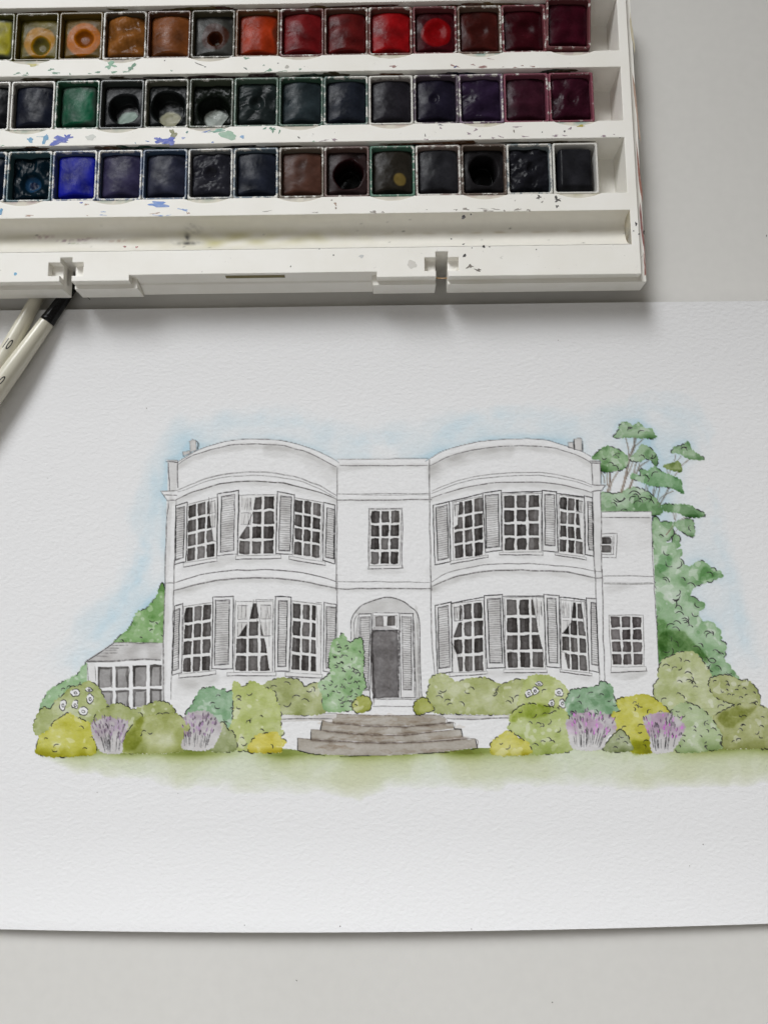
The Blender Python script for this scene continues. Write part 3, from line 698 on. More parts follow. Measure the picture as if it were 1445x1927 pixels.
shutter(h6([(945, 290), (1068, 300), (1080, 878), (968, 870)]), h6([(972, 320), (1042, 325), (1060, 838), (988, 835)]), 1.1)
shutter(h6([(1285, 318), (1364, 325), (1386, 912), (1308, 900)]), h6([(1322, 355), (1363, 360), (1385, 860), (1330, 850)]), 1.0)
stroke(h6([(205, 362), (460, 312)]), 1.7, INK, 0.9, 0.3, False); stroke(h6([(620, 305), (940, 303)]), 1.7, INK, 0.9, 0.3, False); stroke(h6([(1072, 312), (1285, 335)]), 1.7, INK, 0.9, 0.3, False)
# right wing
gline(r7([(145, 880), (605, 878)]), 1.6); gline(r7([(150, 932), (592, 932)]), 1.7, 0.9); shade(r7([(150, 932), (590, 932), (560, 985), (400, 960), (300, 985), (150, 1000)]), 0.55, 2)
gline([(1225.6, 962), (1227, 1030), (1230, 1100), (1236, 1200), (1240, 1275)], 1.8, 0.7); shade(r7([(150, 960), (600, 960), (600, 1204), (150, 1204)]), 0.22, 5)
gline(r8([(140, 272), (350, 268), (545, 275)]), 1.5, 0.8); stroke(r8([(155, 328), (350, 333), (545, 328)]), 4.0, (150, 149, 149), 0.6, 0.5); shade(r8([(170, 345), (400, 350), (300, 380), (180, 400)]), 0.5, 3)
small = window([(1131.5, 1010.5), (1150, 1010.5), (1149, 1040), (1131.5, 1040)], 1, 2, gap=0.035)
for q in ([(1130, 1004), (1160.5, 1003)], [(1160.5, 1003), (1158, 1049)], [(1131, 1049), (1158, 1049)], [(1154, 1008), (1153.5, 1043)], [(1132, 1043), (1154, 1043)]): gline(q, 1.4, 0.85)
window(r8([(203, 595), (455, 595), (462, 985), (222, 985)]), sill=r8([(208, 998), (488, 995), (492, 1030), (208, 1045)]), gray=(96, 91, 92))
shade(r8([(215, 1050), (490, 1040), (400, 1095), (270, 1095)]), 0.6, 2)
# porch
DOOR = reg('painted_door', HOUSE, 'dark grey front door')
arch = h5([(172, 530), (172, 400), (182, 345), (205, 305), (270, 245), (370, 205), (470, 188), (560, 208), (640, 258), (712, 352), (720, 700), (735, 985)])
shade(h5([(205, 310), (270, 248), (370, 208), (470, 192), (560, 212), (640, 262), (690, 330), (560, 315), (345, 308), (235, 318)]), 0.95, 1)
shade(h5([(175, 380), (235, 320), (232, 520), (180, 520)]), 0.5, 1); shade(h5([(680, 330), (712, 355), (730, 985), (690, 985)]), 0.85, 1)
stroke(arch, 1.9, (96, 94, 95), 0.9, 0.4); gline(h5([(195, 520), (198, 370), (240, 315)]), 1.3); gline(h5([(215, 520), (222, 350)]), 1.2, 0.6); gline(h5([(668, 318), (692, 985)]), 1.5, 0.8); gline(h5([(560, 312), (668, 316)]), 1.3); gline(h5([(700, 345), (716, 985)]), 1.4, 0.6)
shutter(h5([(232, 320), (335, 318), (322, 985), (228, 975)]), h5([(245, 345), (320, 342), (310, 930), (238, 930)]), 0.55)
shutter(h5([(560, 318), (664, 316), (680, 988), (568, 985)]), h5([(578, 338), (652, 345), (655, 930), (588, 928)]), 0.55)
window(h5([(362, 335), (530, 332), (530, 422), (362, 424)]), 2, 1, gap=0.06, gray=(118, 115, 115))
stroke(h5([(345, 310), (556, 310)]), 1.4, PENCIL, 0.9, 0.3, False); stroke(h5([(345, 310), (338, 455)]), 1.4, PENCIL, 0.9, 0.3, False); stroke(h5([(556, 310), (552, 985)]), 1.6, PENCIL, 0.9, 0.3, False)
dq = h5([(335, 456), (548, 448), (551, 990), (345, 998)]); clear(dq, DOOR); wash(rough(dq, 0.5, lines=True), (112, 109, 110), 1.0, 0.4, 0, 0.07, big=0.03)
wash(rough(h5([(400, 480), (500, 470), (505, 700), (470, 980), (440, 980), (430, 700)]), 2), (206, 204, 204), 0.5, 0.2, 1, 0.1); wash(rough(h5([(335, 456), (548, 448), (548, 475), (360, 480), (365, 985), (345, 995)]), 1), (160, 157, 158), 0.8, 0.2, 0, 0.1)
stroke(h5([(337, 452), (548, 448)]), 2.0, (70, 68, 70), 0.9, 0.3, False); stroke(h5([(552, 470), (552, 985)]), 3.0, (100, 97, 98), 0.8, 0.4, False); stroke(h5([(430, 880), (490, 930)]), 1.2, (92, 90, 90), 0.7, 0.5, False)
gline(h5([(340, 1000), (735, 1002)]), 1.6); gline(h5([(345, 1060), (660, 1058)]), 1.5, 0.8); gline(h5([(345, 990), (735, 992)]), 1.2, 0.5)
# terrace edge, either side of the steps
for q in (h5([(-470, 1132), (-200, 1128), (80, 1122), (80, 1165), (-200, 1180), (-470, 1190)]), R4([(965, 345), (1200, 352), (1445, 345), (1620, 345), (1620, 368), (1445, 372), (1200, 372), (1040, 372)])):
    wash(rough(q, 0.4, lines=True), (196, 193, 191), 0.7, 0.3, 0, 0.3)
stroke(R4([(-250, 372), (0, 370), (180, 372)]), 2.0, (120, 117, 117), 0.8, 0.4); stroke(R4([(1045, 368), (1250, 374), (1445, 366), (1640, 366)]), 2.4, (128, 125, 126), 0.8, 0.4)
gline(R4([(-230, 338), (0, 333), (210, 330)]), 1.3, 0.7); gline(R4([(985, 338), (1250, 345), (1445, 340), (1600, 338)]), 1.3, 0.7)
STEP = (172, 166, 158)
for q in ([(215, 335), (380, 342), (540, 347), (750, 346), (965, 342), (1042, 375), (1040, 402), (870, 420), (700, 430), (450, 425), (180, 402), (180, 370), (212, 366)],
          [(105, 385), (180, 400), (450, 428), (700, 432), (900, 418), (1092, 398), (1102, 446), (900, 470), (720, 492), (500, 490), (300, 480), (90, 458)],
          [(20, 455), (90, 458), (300, 482), (500, 492), (720, 495), (950, 470), (1152, 450), (1168, 512), (1000, 532), (800, 545), (600, 550), (400, 545), (20, 527)],
          [(-80, 517), (20, 528), (400, 550), (600, 554), (800, 550), (1050, 535), (1262, 525), (1272, 592), (1050, 618), (830, 638), (600, 650), (400, 652), (150, 645), (0, 632), (-80, 612)]):
    sid = reg('painted_step', HOUSE); P = R4(q); clear(P, sid); wash(rough(P, 0.5, lines=True), STEP, 1.0, 0.25, 0, 0.10, big=0.05)
    P2 = np.asarray(P); lo, hi = P2.min(0), P2.max(0)
    for k in range(7):
        c = np.array([rng.uniform(lo[0] + 12, hi[0] - 12), rng.uniform(lo[1] + 3, hi[1] - 3)]); w_ = rng.uniform(12, 36)
        wash(rough([c + (-w_, -2), c + (w_, -2), c + (w_, 2), c + (-w_, 2)], 2), (206, 200, 195), 0.5, 0.45, 0, 0.1)
    n = len(P) // 2 + 1
    stroke([p for p in P[:n] if True], 1.5, (110, 102, 98), 0.75, 0.4)
for q in ([(105, 385), (90, 458)], [(20, 455), (18, 527)], [(-80, 517), (-80, 610), (0, 632), (120, 648)], [(1092, 398), (1102, 446), (1152, 450), (1166, 512)], [(1262, 527), (1274, 592), (1230, 600)], [(830, 636), (1060, 622)], [(240, 655), (470, 650)], [(1030, 406), (1090, 400)]): stroke(R4(q), 1.6, INK, 0.85, 0.3, False)
wash(rough(R4([(180, 398), (700, 428), (1040, 402), (1040, 412), (700, 440), (180, 412)]), 1), (140, 130, 124), 0.6, 0.2, 1); wash(rough(R4([(20, 526), (400, 546), (800, 546), (1168, 512), (1180, 530), (800, 560), (400, 560), (20, 540)]), 1), (150, 140, 134), 0.6, 0.2, 1); wash(rough(R4([(90, 458), (500, 490), (900, 470), (1000, 466), (700, 502), (300, 492)]), 1), (160, 150, 144), 0.6, 0.2, 1)

# --- conservatory --------------------------------------------------------------
CON = reg('painted_conservatory', 0, 'low grey conservatory at the left of the house')
cb = L1([(528, 748), (790, 573), (1238, 578), (1240, 1160), (730, 1170), (548, 1000), (550, 765)]); clear(cb, CON)
rf = L1([(528, 748), (650, 668), (790, 573), (1236, 580), (1225, 725), (800, 737)]); rid = reg('painted_roof', CON); clear(rf, rid)
wash(rough(rf, 0.5, lines=True), (186, 184, 184), 0.85, 0.3, 0, 0.3); shade(L1([(1100, 600), (1240, 600), (1220, 720), (1130, 700)]), 0.25, 3)
stroke(L1([(528, 748), (660, 668), (790, 575)]), 1.6, (70, 68, 70), 0.9, 0.3); stroke(L1([(790, 573), (1000, 578), (1190, 575)]), 2.4, (130, 128, 128), 0.8, 0.4); stroke(L1([(528, 750), (800, 740), (1000, 725), (1215, 732)]), 3.0, (112, 110, 110), 0.8, 0.5); stroke(L1([(530, 750), (700, 745)]), 1.4, INK, 0.7, 0.3)
for q in ([(735, 622), (835, 622)], [(705, 645), (820, 640)], [(675, 668), (822, 670)], [(620, 698), (740, 698)], [(770, 598), (915, 598)]): stroke(L1(q), 2.0, (138, 136, 136), 0.7, 0.3, False)
shade(L1([(555, 760), (620, 760), (630, 960), (560, 950)]), 0.3, 1); gline(L1([(552, 765), (555, 940)]), 1.6); gline(L1([(620, 790), (625, 920)]), 1.3, 0.7)
for (xa, xb), (ya, yb) in (((645, 778), (798, 985)), ((808, 928), (793, 982)), ((965, 1088), (783, 972)), ((1118, 1226), (778, 968))):
    for (y0_, y1_) in ((ya, yb), (yb + 28, 1160)):
        pid = reg('painted_pane', CON); P = L1([(xa, y0_), (xb, y0_), (xb - 3, y1_), (xa + 3, y1_)]); clear(P, pid)
        wash(rough(P, 0.6, lines=True), (146, 144, 144), rng.uniform(0.8, 1.05), 0.4, 0, 0.08, big=0.03)
        wash(rough(L1([(xa, y0_), (xb, y0_), (xb, y0_ + 14), (xa + 22, y0_ + 22), (xa + 18, y1_), (xa, y1_)]), 0.6, lines=True), (118, 116, 116), 0.7, 0.2)
        if rng.random() < 0.7: wash(rough(L1([(xb - 20, y0_ + 20), (xb, y0_ + 10), (xb, y1_), (xb - 18, y1_)]), 0.8, lines=True), (150, 148, 148), 0.6, 0.2)
stroke(L1([(1235, 580), (1238, 900), (1240, 1150)]), 3.2, (138, 136, 136), 0.7, 0.4)

# --- bushes, back to front --------------------------------------------------------
bush(L2([(60, 520), (70, 470), (110, 390), (160, 340), (210, 358), (260, 290), (320, 240), (400, 160), (470, 150), (560, 108), (640, 150), (680, 220), (720, 300), (735, 350), (640, 420), (610, 490), (560, 520), (430, 520), (240, 560), (180, 600), (110, 600), (70, 570)]), (146, 158, 90),
     text='olive bush with white round flowers at far left', inner=2, p_ink=0.55, base=0.1)
for c, rx, ry in (((328, 322), 6, 9.5), ((442, 210), 9, 6.5), ((565, 182), 6.5, 4.5), ((575, 264), 6.5, 10), ((440, 320), 6.5, 8.5), ((512, 377), 9, 7.5)): flower(L2([c])[0], rx, ry, 0.1)
bush(L2([(615, 455), (640, 390), (720, 350), (840, 308), (960, 360), (1100, 320), (1200, 285), (1300, 318), (1335, 400), (1150, 450), (1000, 500), (900, 620), (640, 560)]), OLV, text='low olive hedge in front of the conservatory', inner=1, p_ink=0.6, base=0.0)
bush(L3([(140, 392), (210, 310), (220, 270), (265, 210), (280, 180), (380, 160), (440, 190), (490, 175), (520, 215), (575, 200), (590, 440), (560, 560), (480, 560), (380, 470), (200, 420)]), (104, 146, 104), text='dark green bush left of the tall lime bush', inner=6, p_ink=0.6, base=0)
bush(L3([(850, 162), (880, 120), (940, 95), (1000, 80), (1120, 85), (1180, 110), (1220, 155), (1300, 120), (1350, 140), (1400, 210), (1392, 392), (1020, 402), (990, 320), (950, 200)]), (144, 153, 92), text='olive bush under the lower left bay', inner=4, p_ink=0.55, squig=(9, 16), base=0.15, light=[(L3([(1260, 180), (1310, 190), (1310, 260), (1270, 260)]), 0.4, 3)])
clx = [(639, 1200), (644, 1192), (651, 1202), (658, 1209), (678, 1200), (683, 1220), (684, 1245), (683, 1268), (688, 1292), (680, 1304), (682, 1318), (670, 1330), (658, 1337), (612, 1337), (606, 1306), (599, 1287), (621, 1266), (619, 1250), (621, 1226), (627, 1206)]
bush(clx, (128, 166, 112), text='tall climbing green shrub beside the front door', inner=46, p_ink=0.6, wl=7, squig=(4, 8), spots=1.0, base=0.15)
bush(h6([(15, 1140), (30, 1020), (60, 945), (160, 935), (240, 992), (330, 970), (480, 960), (600, 1010), (720, 975), (820, 990), (830, 1148), (780, 1230), (600, 1250), (250, 1245), (60, 1230)]), (154, 163, 98), text='long olive hedge under the lower right bay', inner=12, p_ink=0.5, base=0.3, squig=(6, 13), light=[(h6([(400, 1060), (560, 1060), (560, 1180), (420, 1180)]), 0.3, 5), (h6([(700, 1080), (790, 1060), (780, 1180), (720, 1190)]), 0.35, 5)])
bush(h5([(180, 1060), (200, 1010), (260, 975), (320, 1000), (332, 1050), (300, 1095), (220, 1108)]), (148, 154, 66), text='small round yellow green bush left of the doorstep', inner=3, p_ink=0.8, open_bottom=False, base=0.2)
bush(h5([(672, 1075), (690, 1020), (750, 990), (790, 1020), (832, 1085), (760, 1110), (700, 1125)]), (150, 156, 70), text='small round yellow green bush right of the doorstep', inner=3, p_ink=0.8, open_bottom=False, base=0.2)
bush(R5([(425, 110), (480, 60), (620, 55), (700, 90), (780, 150), (822, 230), (800, 330), (720, 400), (540, 390), (400, 380), (360, 350), (370, 250)]), (166, 178, 102), text='lime bush with white flowers below the right bay', inner=1, p_ink=0.12, base=0)
for c, rx, ry in (((548, 130), 7, 4), ((455, 215), 6.5, 7.5), ((512, 192), 6.5, 7), ((728, 207), 8.5, 7), ((662, 305), 5, 7), ((760, 305), 6.5, 8.5)): flower(R5([c])[0], rx, ry, 0.1)
bush(R6([(410, 430), (412, 330), (448, 290), (452, 180), (488, 110), (560, 70), (680, 30), (790, 50), (860, 130), (912, 210), (930, 290), (950, 400), (1080, 470), (1120, 520), (1000, 640), (900, 660), (600, 640), (520, 600), (430, 470)]), (164, 174, 116), text='tall pale olive bush right of the wing window', inner=9, p_ink=0.6, squig=(7, 15), base=0)
bush(R6([(912, 352), (918, 280), (990, 250), (1090, 245), (1190, 290), (1250, 290), (1322, 350), (1372, 470), (1345, 535), (1190, 520), (1060, 482), (970, 440)]), (146, 154, 90), text='olive bush at the foot of the right tree', inner=13, p_ink=0.7, squig=(4, 8), base=0.1, open_bottom=False)
bush(R5([(790, 290), (840, 190), (900, 180), (980, 165), (1080, 150), (1120, 108), (1212, 160), (1222, 250), (1275, 330), (1270, 400), (1220, 440), (1060, 460), (840, 460), (800, 350)]), (108, 148, 108), text='dark green bush beside the white flowers on the right', inner=8, p_ink=0.5, spots=1.0, base=0)
bush(R6([(70, 490), (100, 455), (230, 435), (320, 420), (420, 460), (545, 575), (520, 640), (420, 700), (400, 930), (210, 942), (150, 840), (40, 800), (30, 600), (100, 570)]), (182, 178, 58), text='large yellow bush between two lavenders on the right', inner=6, p_ink=0.4, base=0.5, dark=[(R6([(200, 850), (390, 840), (390, 935), (210, 940)]), (150, 160, 70), 4)])
bush(R6([(565, 582), (620, 520), (720, 500), (840, 550), (940, 650), (1020, 760), (1055, 880), (1045, 905), (620, 935), (640, 700), (600, 625)]), (156, 176, 126), text='grey green bush right of the yellow bush', inner=12, p_ink=0.45, base=0.5, squig=(4, 11))
bush([(1342, 1352), (1353, 1342), (1376, 1330), (1400, 1324), (1421, 1326), (1445, 1334), (1470, 1348), (1484, 1372), (1488, 1407), (1445, 1408), (1400, 1409), (1362, 1407), (1358, 1380)], (148, 154, 92), text='olive brown bush at the right edge', inner=8, p_ink=0.45, base=0.3,
     dark=[([(1350, 1352), (1380, 1335), (1420, 1332), (1400, 1352), (1370, 1370)], (146, 152, 90), 3)])
bush(R5([(290, 480), (285, 430), (340, 360), (440, 310), (540, 325), (640, 340), (740, 360), (805, 400), (835, 560), (842, 725), (640, 762), (470, 762), (430, 690), (390, 620), (300, 560), (270, 520)]), (156, 172, 92), text='broad green bush right of the steps', inner=8, p_ink=0.5, base=0.25, squig=(6, 11), dark=[(R5([(290, 420), (440, 320), (640, 345), (600, 420), (400, 430), (310, 480)]), (164, 174, 90), 4)])
bush(R5([(110, 700), (130, 650), (240, 570), (290, 560), (350, 620), (430, 650), (467, 700), (457, 768), (150, 772)]), (188, 182, 70), text='small yellow bush at the right end of the steps', inner=1, p_ink=0.4, base=0.6)
bush(R5([(1140, 735), (1180, 640), (1240, 580), (1290, 545), (1340, 600), (1372, 650), (1382, 735)]), (126, 138, 90), text='small dark olive bush beside the pink lavender', inner=1, p_ink=0.6)
lavender(R5([(795, 470), (830, 450), (880, 402), (960, 400), (1035, 368), (1060, 420), (1160, 408), (1235, 470), (1240, 560), (1170, 610), (1110, 722), (870, 717), (820, 600)]), (R5([(985, 0)])[0][0], 0, 24), 'pink and mauve lavender right of the broad green bush')
lavender(R6([(315, 640), (400, 600), (480, 588), (560, 600), (685, 700), (660, 790), (600, 900), (540, 942), (400, 942), (375, 800)]), (R6([(490, 0)])[0][0], 0, 20), 'pink lavender in front of the large yellow bush')
bush(L2([(868, 752), (868, 640), (940, 530), (1000, 460), (1060, 430), (1200, 405), (1330, 400), (1420, 440), (1480, 520), (1450, 580), (1420, 650), (1420, 720), (1330, 752)]), (152, 160, 92), text='wide olive bush between the two left lavenders', inner=3, p_ink=0.5, base=0.2, light=[(L2([(1110, 600), (1250, 560), (1360, 620), (1330, 700), (1100, 720)]), 0.4, 4)], dark=[(L2([(880, 640), (1000, 470), (1060, 450), (1010, 700), (880, 740)]), (160, 166, 88), 5)])
bush(L2([(105, 768), (90, 700), (120, 602), (200, 556), (240, 480), (300, 440), (380, 393), (440, 430), (540, 470), (600, 540), (622, 640), (625, 745), (560, 775), (300, 792)]), (178, 176, 56), text='yellow bush at the far left front', inner=4, p_ink=0.5, base=0.6)
lavender(L2([(590, 500), (640, 470), (750, 430), (810, 455), (905, 470), (915, 520), (870, 640), (855, 755), (690, 750), (640, 680), (600, 580)]), (L2([(770, 0)])[0][0], 0, 15), 'grey mauve lavender beside the far left yellow bush', pink=(182, 162, 188))
bush(L3([(570, 122), (610, 118), (660, 160), (740, 110), (850, 160), (940, 200), (972, 300), (1002, 400), (1002, 540), (1032, 560), (1000, 620), (980, 745), (700, 735), (600, 725), (590, 600), (535, 550), (568, 450), (572, 250)]), LIME, text='tall lime bush left of the steps', inner=9, p_ink=0.42, base=0.12, squig=(6, 12), spots=0.35)
bush(L3([(450, 490), (490, 480), (520, 540), (580, 590), (597, 722), (470, 747), (360, 728), (430, 620)]), (132, 143, 90), text='small dark olive bush at the foot of the tall lime bush', inner=0, p_ink=0.5)
lavender(L3([(130, 440), (200, 390), (320, 382), (400, 430), (455, 520), (440, 610), (355, 722), (120, 717), (128, 620), (185, 560), (180, 500)]), (L3([(230, 0)])[0][0], 0, 22), 'mauve lavender below the dark green bush', pink=(182, 160, 188))
bush(L3([(705, 712), (740, 650), (800, 590), (870, 580), (960, 568), (1000, 620), (1052, 655), (1012, 700), (985, 748), (740, 748)]), (194, 182, 66), text='small yellow bush at the left end of the steps', inner=0, p_ink=0.25, base=0.6)

# --- lawn ---------------------------------------------------------------------------
occ = LAB > 0
gy = np.arange(CH)[:, None] + Y0 + 0 * NB; gx = np.arange(CW)[None, :] + X0 + 0 * NB
bot = np.interp(gx[0], [60, 110, 160, 250, 350, 450, 560, 700, 850, 1000, 1150, 1300, 1445, 1500], [1428, 1442, 1450, 1470, 1482, 1492, 1496, 1492, 1486, 1482, 1482, 1478, 1466, 1462])[None, :] + 5 * NB + 2.5 * NM
gt = np.interp(gx[0], [0, 540, 560, 900, 905, 1500], [1402, 1408, 1406, 1404, 1402, 1396])[None, :] + 0 * NB
u = (gy - gt) / np.maximum(bot - gt, 8)
la = np.clip((gy - gt) / 3, 0, 1) * np.clip((1 - u) / 0.30, 0, 1) ** 0.7 * np.clip((gx - 66 - 3 * NM) / 14, 0, 1)
strong = np.exp(-np.clip(u, 0, 9) * 2.4)
NHz = np.roll(NB, 31, 1) * 0.6 + NM2 * 0.5
la = la * (0.24 + 0.34 * strong) * (0.86 + 0.16 * np.clip((NHz - 0.1) / 0.12, 0, 1) + 0.14 * np.clip((NB - 0.5) / 0.15, 0, 1))
la[occ] = 0
k = (0.5 + 0.28 * NB)[..., None]
OD += la[..., None] * (od((160, 170, 112)) * k + od((166, 183, 136)) * (1 - k))
OD += (np.clip((gy - gt) / 3, 0, 1) * np.exp(-np.clip(gy - gt - 14, 0, 99) / 7.0) * np.clip((gx - 70) / 14, 0, 1) * (~occ) * np.clip(0.35 + 0.35 * NB, 0, 1))[..., None] * od((136, 146, 80))
lawn_m = (~occ) & (gy > gt - 2) & (gy < bot + 3) & (gx > 58)
LAB[lawn_m] = LAWN

# --- sky wash ---------------------------------------------------------------------
sil = occ.astype(np.float32)
b1, b2, b3 = blur(sil, 9), blur(sil, 24), blur(sil, 48)
sst = lambda a, b, x: np.clip((x - a) / (b - a), 0, 1)
sky = (0.30 * np.clip(b1 * 1.9, 0, 1) + 0.28 * sst(0.16, 0.22, b1 + 0.02 * NM) + 0.55 * np.clip(b2 * 2.0, 0, 1) + 0.26 * sst(0.10, 0.15, b3 + 0.025 * NB + 0.006 * NM) + 0.50 * np.clip(b3 * 2.0, 0, 1)) * (~occ)
sky *= np.clip((1290 - gy) / 120, 0, 1) * np.clip(1 + 0.28 * NB + 0.08 * NM, 0.1, 2)
sky *= np.clip((gy - 742) / 30, 0, 1) * np.clip((gx - 50) / 50, 0, 1) * np.clip((1500 - gx) / 80, 0, 1)
sky *= np.where(gx > 1225, 0.8, 1.0)
halo = np.clip(b3 * 3 - 0.05, 0, 1) * np.clip(1 - np.abs(b3 - 0.16 - 0.04 * NB) / 0.025, 0, 1) * (~occ) * (gy < 1150)
OD += (0.29 * sky * np.clip(1 + 0.25 * NB, 0.2, 2) + 0.05 * halo)[..., None] * od((180, 206, 220))
keep = OD[occ].copy()                              # brush marks of the wash
for path, sx_, sy_ in (([(300, 880), (293, 1000), (272, 1090), (210, 1190), (140, 1265)], -1, -.35), ([(318, 852), (400, 812), (480, 802), (560, 808), (630, 845)], 0, -1), ([(610, 852), (700, 850), (810, 852)], 0, -1),
                      ([(806, 850), (900, 808), (1000, 803), (1090, 815)], 0, -1), ([(1120, 800), (1200, 778), (1290, 795), (1335, 850)], .3, -1), ([(1292, 900), (1318, 960), (1330, 1030), (1352, 1110), (1365, 1200), (1402, 1262)], 1, -.2)):
    c_ = spline(path, False, 6)
    for k in range(5 if path[0][0] < 1100 else 2):
        i0_ = rng.integers(0, max(1, len(c_) // 2)); i1_ = min(len(c_), i0_ + rng.integers(len(c_) // 3, len(c_))); seg = c_[i0_:i1_]
        if len(seg) < 5: continue
        off = rng.uniform(2, 34) * np.array([sx_, sy_]); w_ = rng.uniform(9, 22); tt = np.sin(np.linspace(0.15, math.pi - .15, len(seg)))[:, None] ** .5
        P_ = np.concatenate([seg + off + np.array([sx_, sy_]) * w_ * tt, (seg + off - np.array([sx_, sy_]) * w_ * tt)[::-1]])
        wash(rough(P_[::3], 2.5, 14), (204, 219, 228), rng.uniform(.08, .22), 0.30, 3, 0.2)
OD[occ] = keep
sky = np.maximum(sky, (OD.mean(-1) > 0.004) * (~occ) * (gy < 1330) * 0.1)
LAB[(LAB == 0) & (sky > 0.02)] = SKY

# --- build the sheet and its films ----------------------------------------------
PAL = np.array([0.802, 0.800, 0.803])
sx0, sx1 = -151.0, 147.0
nx, ny = 150, 130
tpx = np.linspace(0, 1, nx); tpy = np.linspace(0, 1, ny)
xs = sx0 + (sx1 - sx0) * tpx
ytop = np.interp(xs, [-151, -115, 0, 134, 147], [107.6, 108.0, 109.0, 110.0, 110.1]); ybot = np.polyval(np.polyfit([-127.6, -65.0, -3.3, 58.1, 120.6], [-103.2, -103.1, -102.9, -101.7, -100.1], 2), xs)
GX = np.repeat(xs[None, :], ny, 0); GY = ybot[None, :] + (ytop - ybot)[None, :] * tpy[:, None]
GZ = paper_z(GX, GY)
top_v = np.stack([GX, GY, GZ], -1).reshape(-1, 3); bot_v = top_v - (0, 0, 0.45)
F = grid_faces(nx, ny); nV = nx * ny
rim = np.concatenate([np.arange(nx), np.arange(1, ny) * nx + nx - 1, (ny - 1) * nx + np.arange(nx - 2, -1, -1), np.arange(ny - 2, 0, -1) * nx])
r2 = np.roll(rim, -1)
nR = len(rim); k_ = np.arange(nR); k2 = np.roll(k_, -1)
side = np.stack([k_, k_ + nR, k2 + nR, k2], -1) + 2 * nV
me = mesh_np('painting_sheet', np.concatenate([top_v, bot_v, top_v[rim], bot_v[rim]]) * MM, np.concatenate([F, F[:, ::-1] + nV, side[:, ::-1]]), True, np.tile(PAL, (2 * nV + 2 * nR, 1)))
me.materials.append(PAPER)
for i_ in range(len(F) * 2, len(me.polygons)): me.polygons[i_].use_smooth = False
sheet = link('painting_sheet', me)
tag(sheet, 'large white sheet of textured paper with a watercolour of a white house', 'painting')

vx, vy = np.meshgrid(np.arange(CW), np.arange(CH))
wx, wy = on_paper(vx + X0 + 0.5, vy + Y0 + 0.5)
ALB = PAL * np.exp(-np.clip(OD, -0.02, 4.2)) * (1 + 0.012 * NF[..., None] * (OD.mean(-1, keepdims=True) > 0.01))
inside = (wx < 146.5)
def film(i, name, parent, half):
    m = (LAB == i) & inside
    st = 1; z = 0.06
    if half:
        st = 2; z = 0.03
        g = m.astype(np.float32); m = blur(g, 2) > 0.01
        m &= inside
    Q = m[::st, ::st][:-1, :-1]
    jj, ii = np.nonzero(Q)
    if len(jj) == 0: return None
    w = len(range(0, CW, st))
    a = jj * w + ii; Fq = np.stack([a, a + w, a + w + 1, a + 1], -1)
    uq, inv = np.unique(Fq, return_inverse=True); Fq = inv.reshape(-1, 4)
    X = wx[::st, ::st].ravel()[uq]; Y = wy[::st, ::st].ravel()[uq]; Cc = ALB[::st, ::st].reshape(-1, 3)[uq]
    me = mesh_np(name, np.stack([X, Y, paper_z(X, Y) + z], -1) * MM, Fq, True, Cc); me.materials.append(PAPER)
    return link(name, me, parent)
OBJ = {0: sheet}
for i_, (nm, par, txt, half) in PARTS.items():
    o = film(i_, nm, OBJ.get(par, sheet), half)
    if o is None: continue
    OBJ[i_] = o
    if txt: o['label'] = txt
for px_, py_, r_ in ((1323, 1590, .18), (1297, 1630, .11), (335, 1494, .12), (183, 1492, .10), (640, 1744, .2), (460, 1742, .16), (887, 1749, .2), (1050, 640, .12), (276, 768, .14), (90, 900, .12)):
    x_, y_ = on_paper(np.array([px_ * 1.0]), np.array([py_ * 1.0])); t_ = np.linspace(0, 2 * math.pi, 9)[:-1]; q_ = r_ * (1 + .3 * rng.standard_normal(8))
    V_ = np.stack([x_[0] + q_ * np.cos(t_), y_[0] + 1.4 * q_ * np.sin(t_), np.full(8, paper_z(x_, y_)[0] + .05)], -1)
    sp_ = mesh_np('pigment_speck', np.vstack([V_, [[x_[0], y_[0], V_[0, 2] + .02]]]) * MM, [(i, (i + 1) % 8, 8) for i in range(8)], True, np.tile(s2l((132, 128, 124)), (9, 1))); sp_.materials.append(PAPER); link('pigment_speck', sp_, sheet)
del OD, ALB, wx, wy, vx, vy
# ------------------------------------------------------------------ the paint box (local frame: u along the rows, v towards the lid, mm)
BO = (-136.77, 195.88); BA = 0.0101
def bl(px, py, z):
    x, y = at(np.array([px]), np.array([py]), z); x, y = x[0] - BO[0], y[0] - BO[1]
    return x * math.cos(BA) + y * math.sin(BA), -x * math.sin(BA) + y * math.cos(BA)
ZT, ZL, ZB, ZF = 18.0, 15.0, 8.0, 5.0            # deck, ledge, rim underside, well floor
UL, UR, UOL, UOR = -44.7, 220.7, -47.3, 223.3
WELLS = [(20.5, -0.1), (-6.6, -27.2), (-33.7, -54.3)]
WL, WR = -41.4, 217.4
box = empty('paint_box', (BO[0] * MM, BO[1] * MM, 0), BA)
tag(box, 'open cream plastic paint box holding three rows of colour pans', 'paint box')

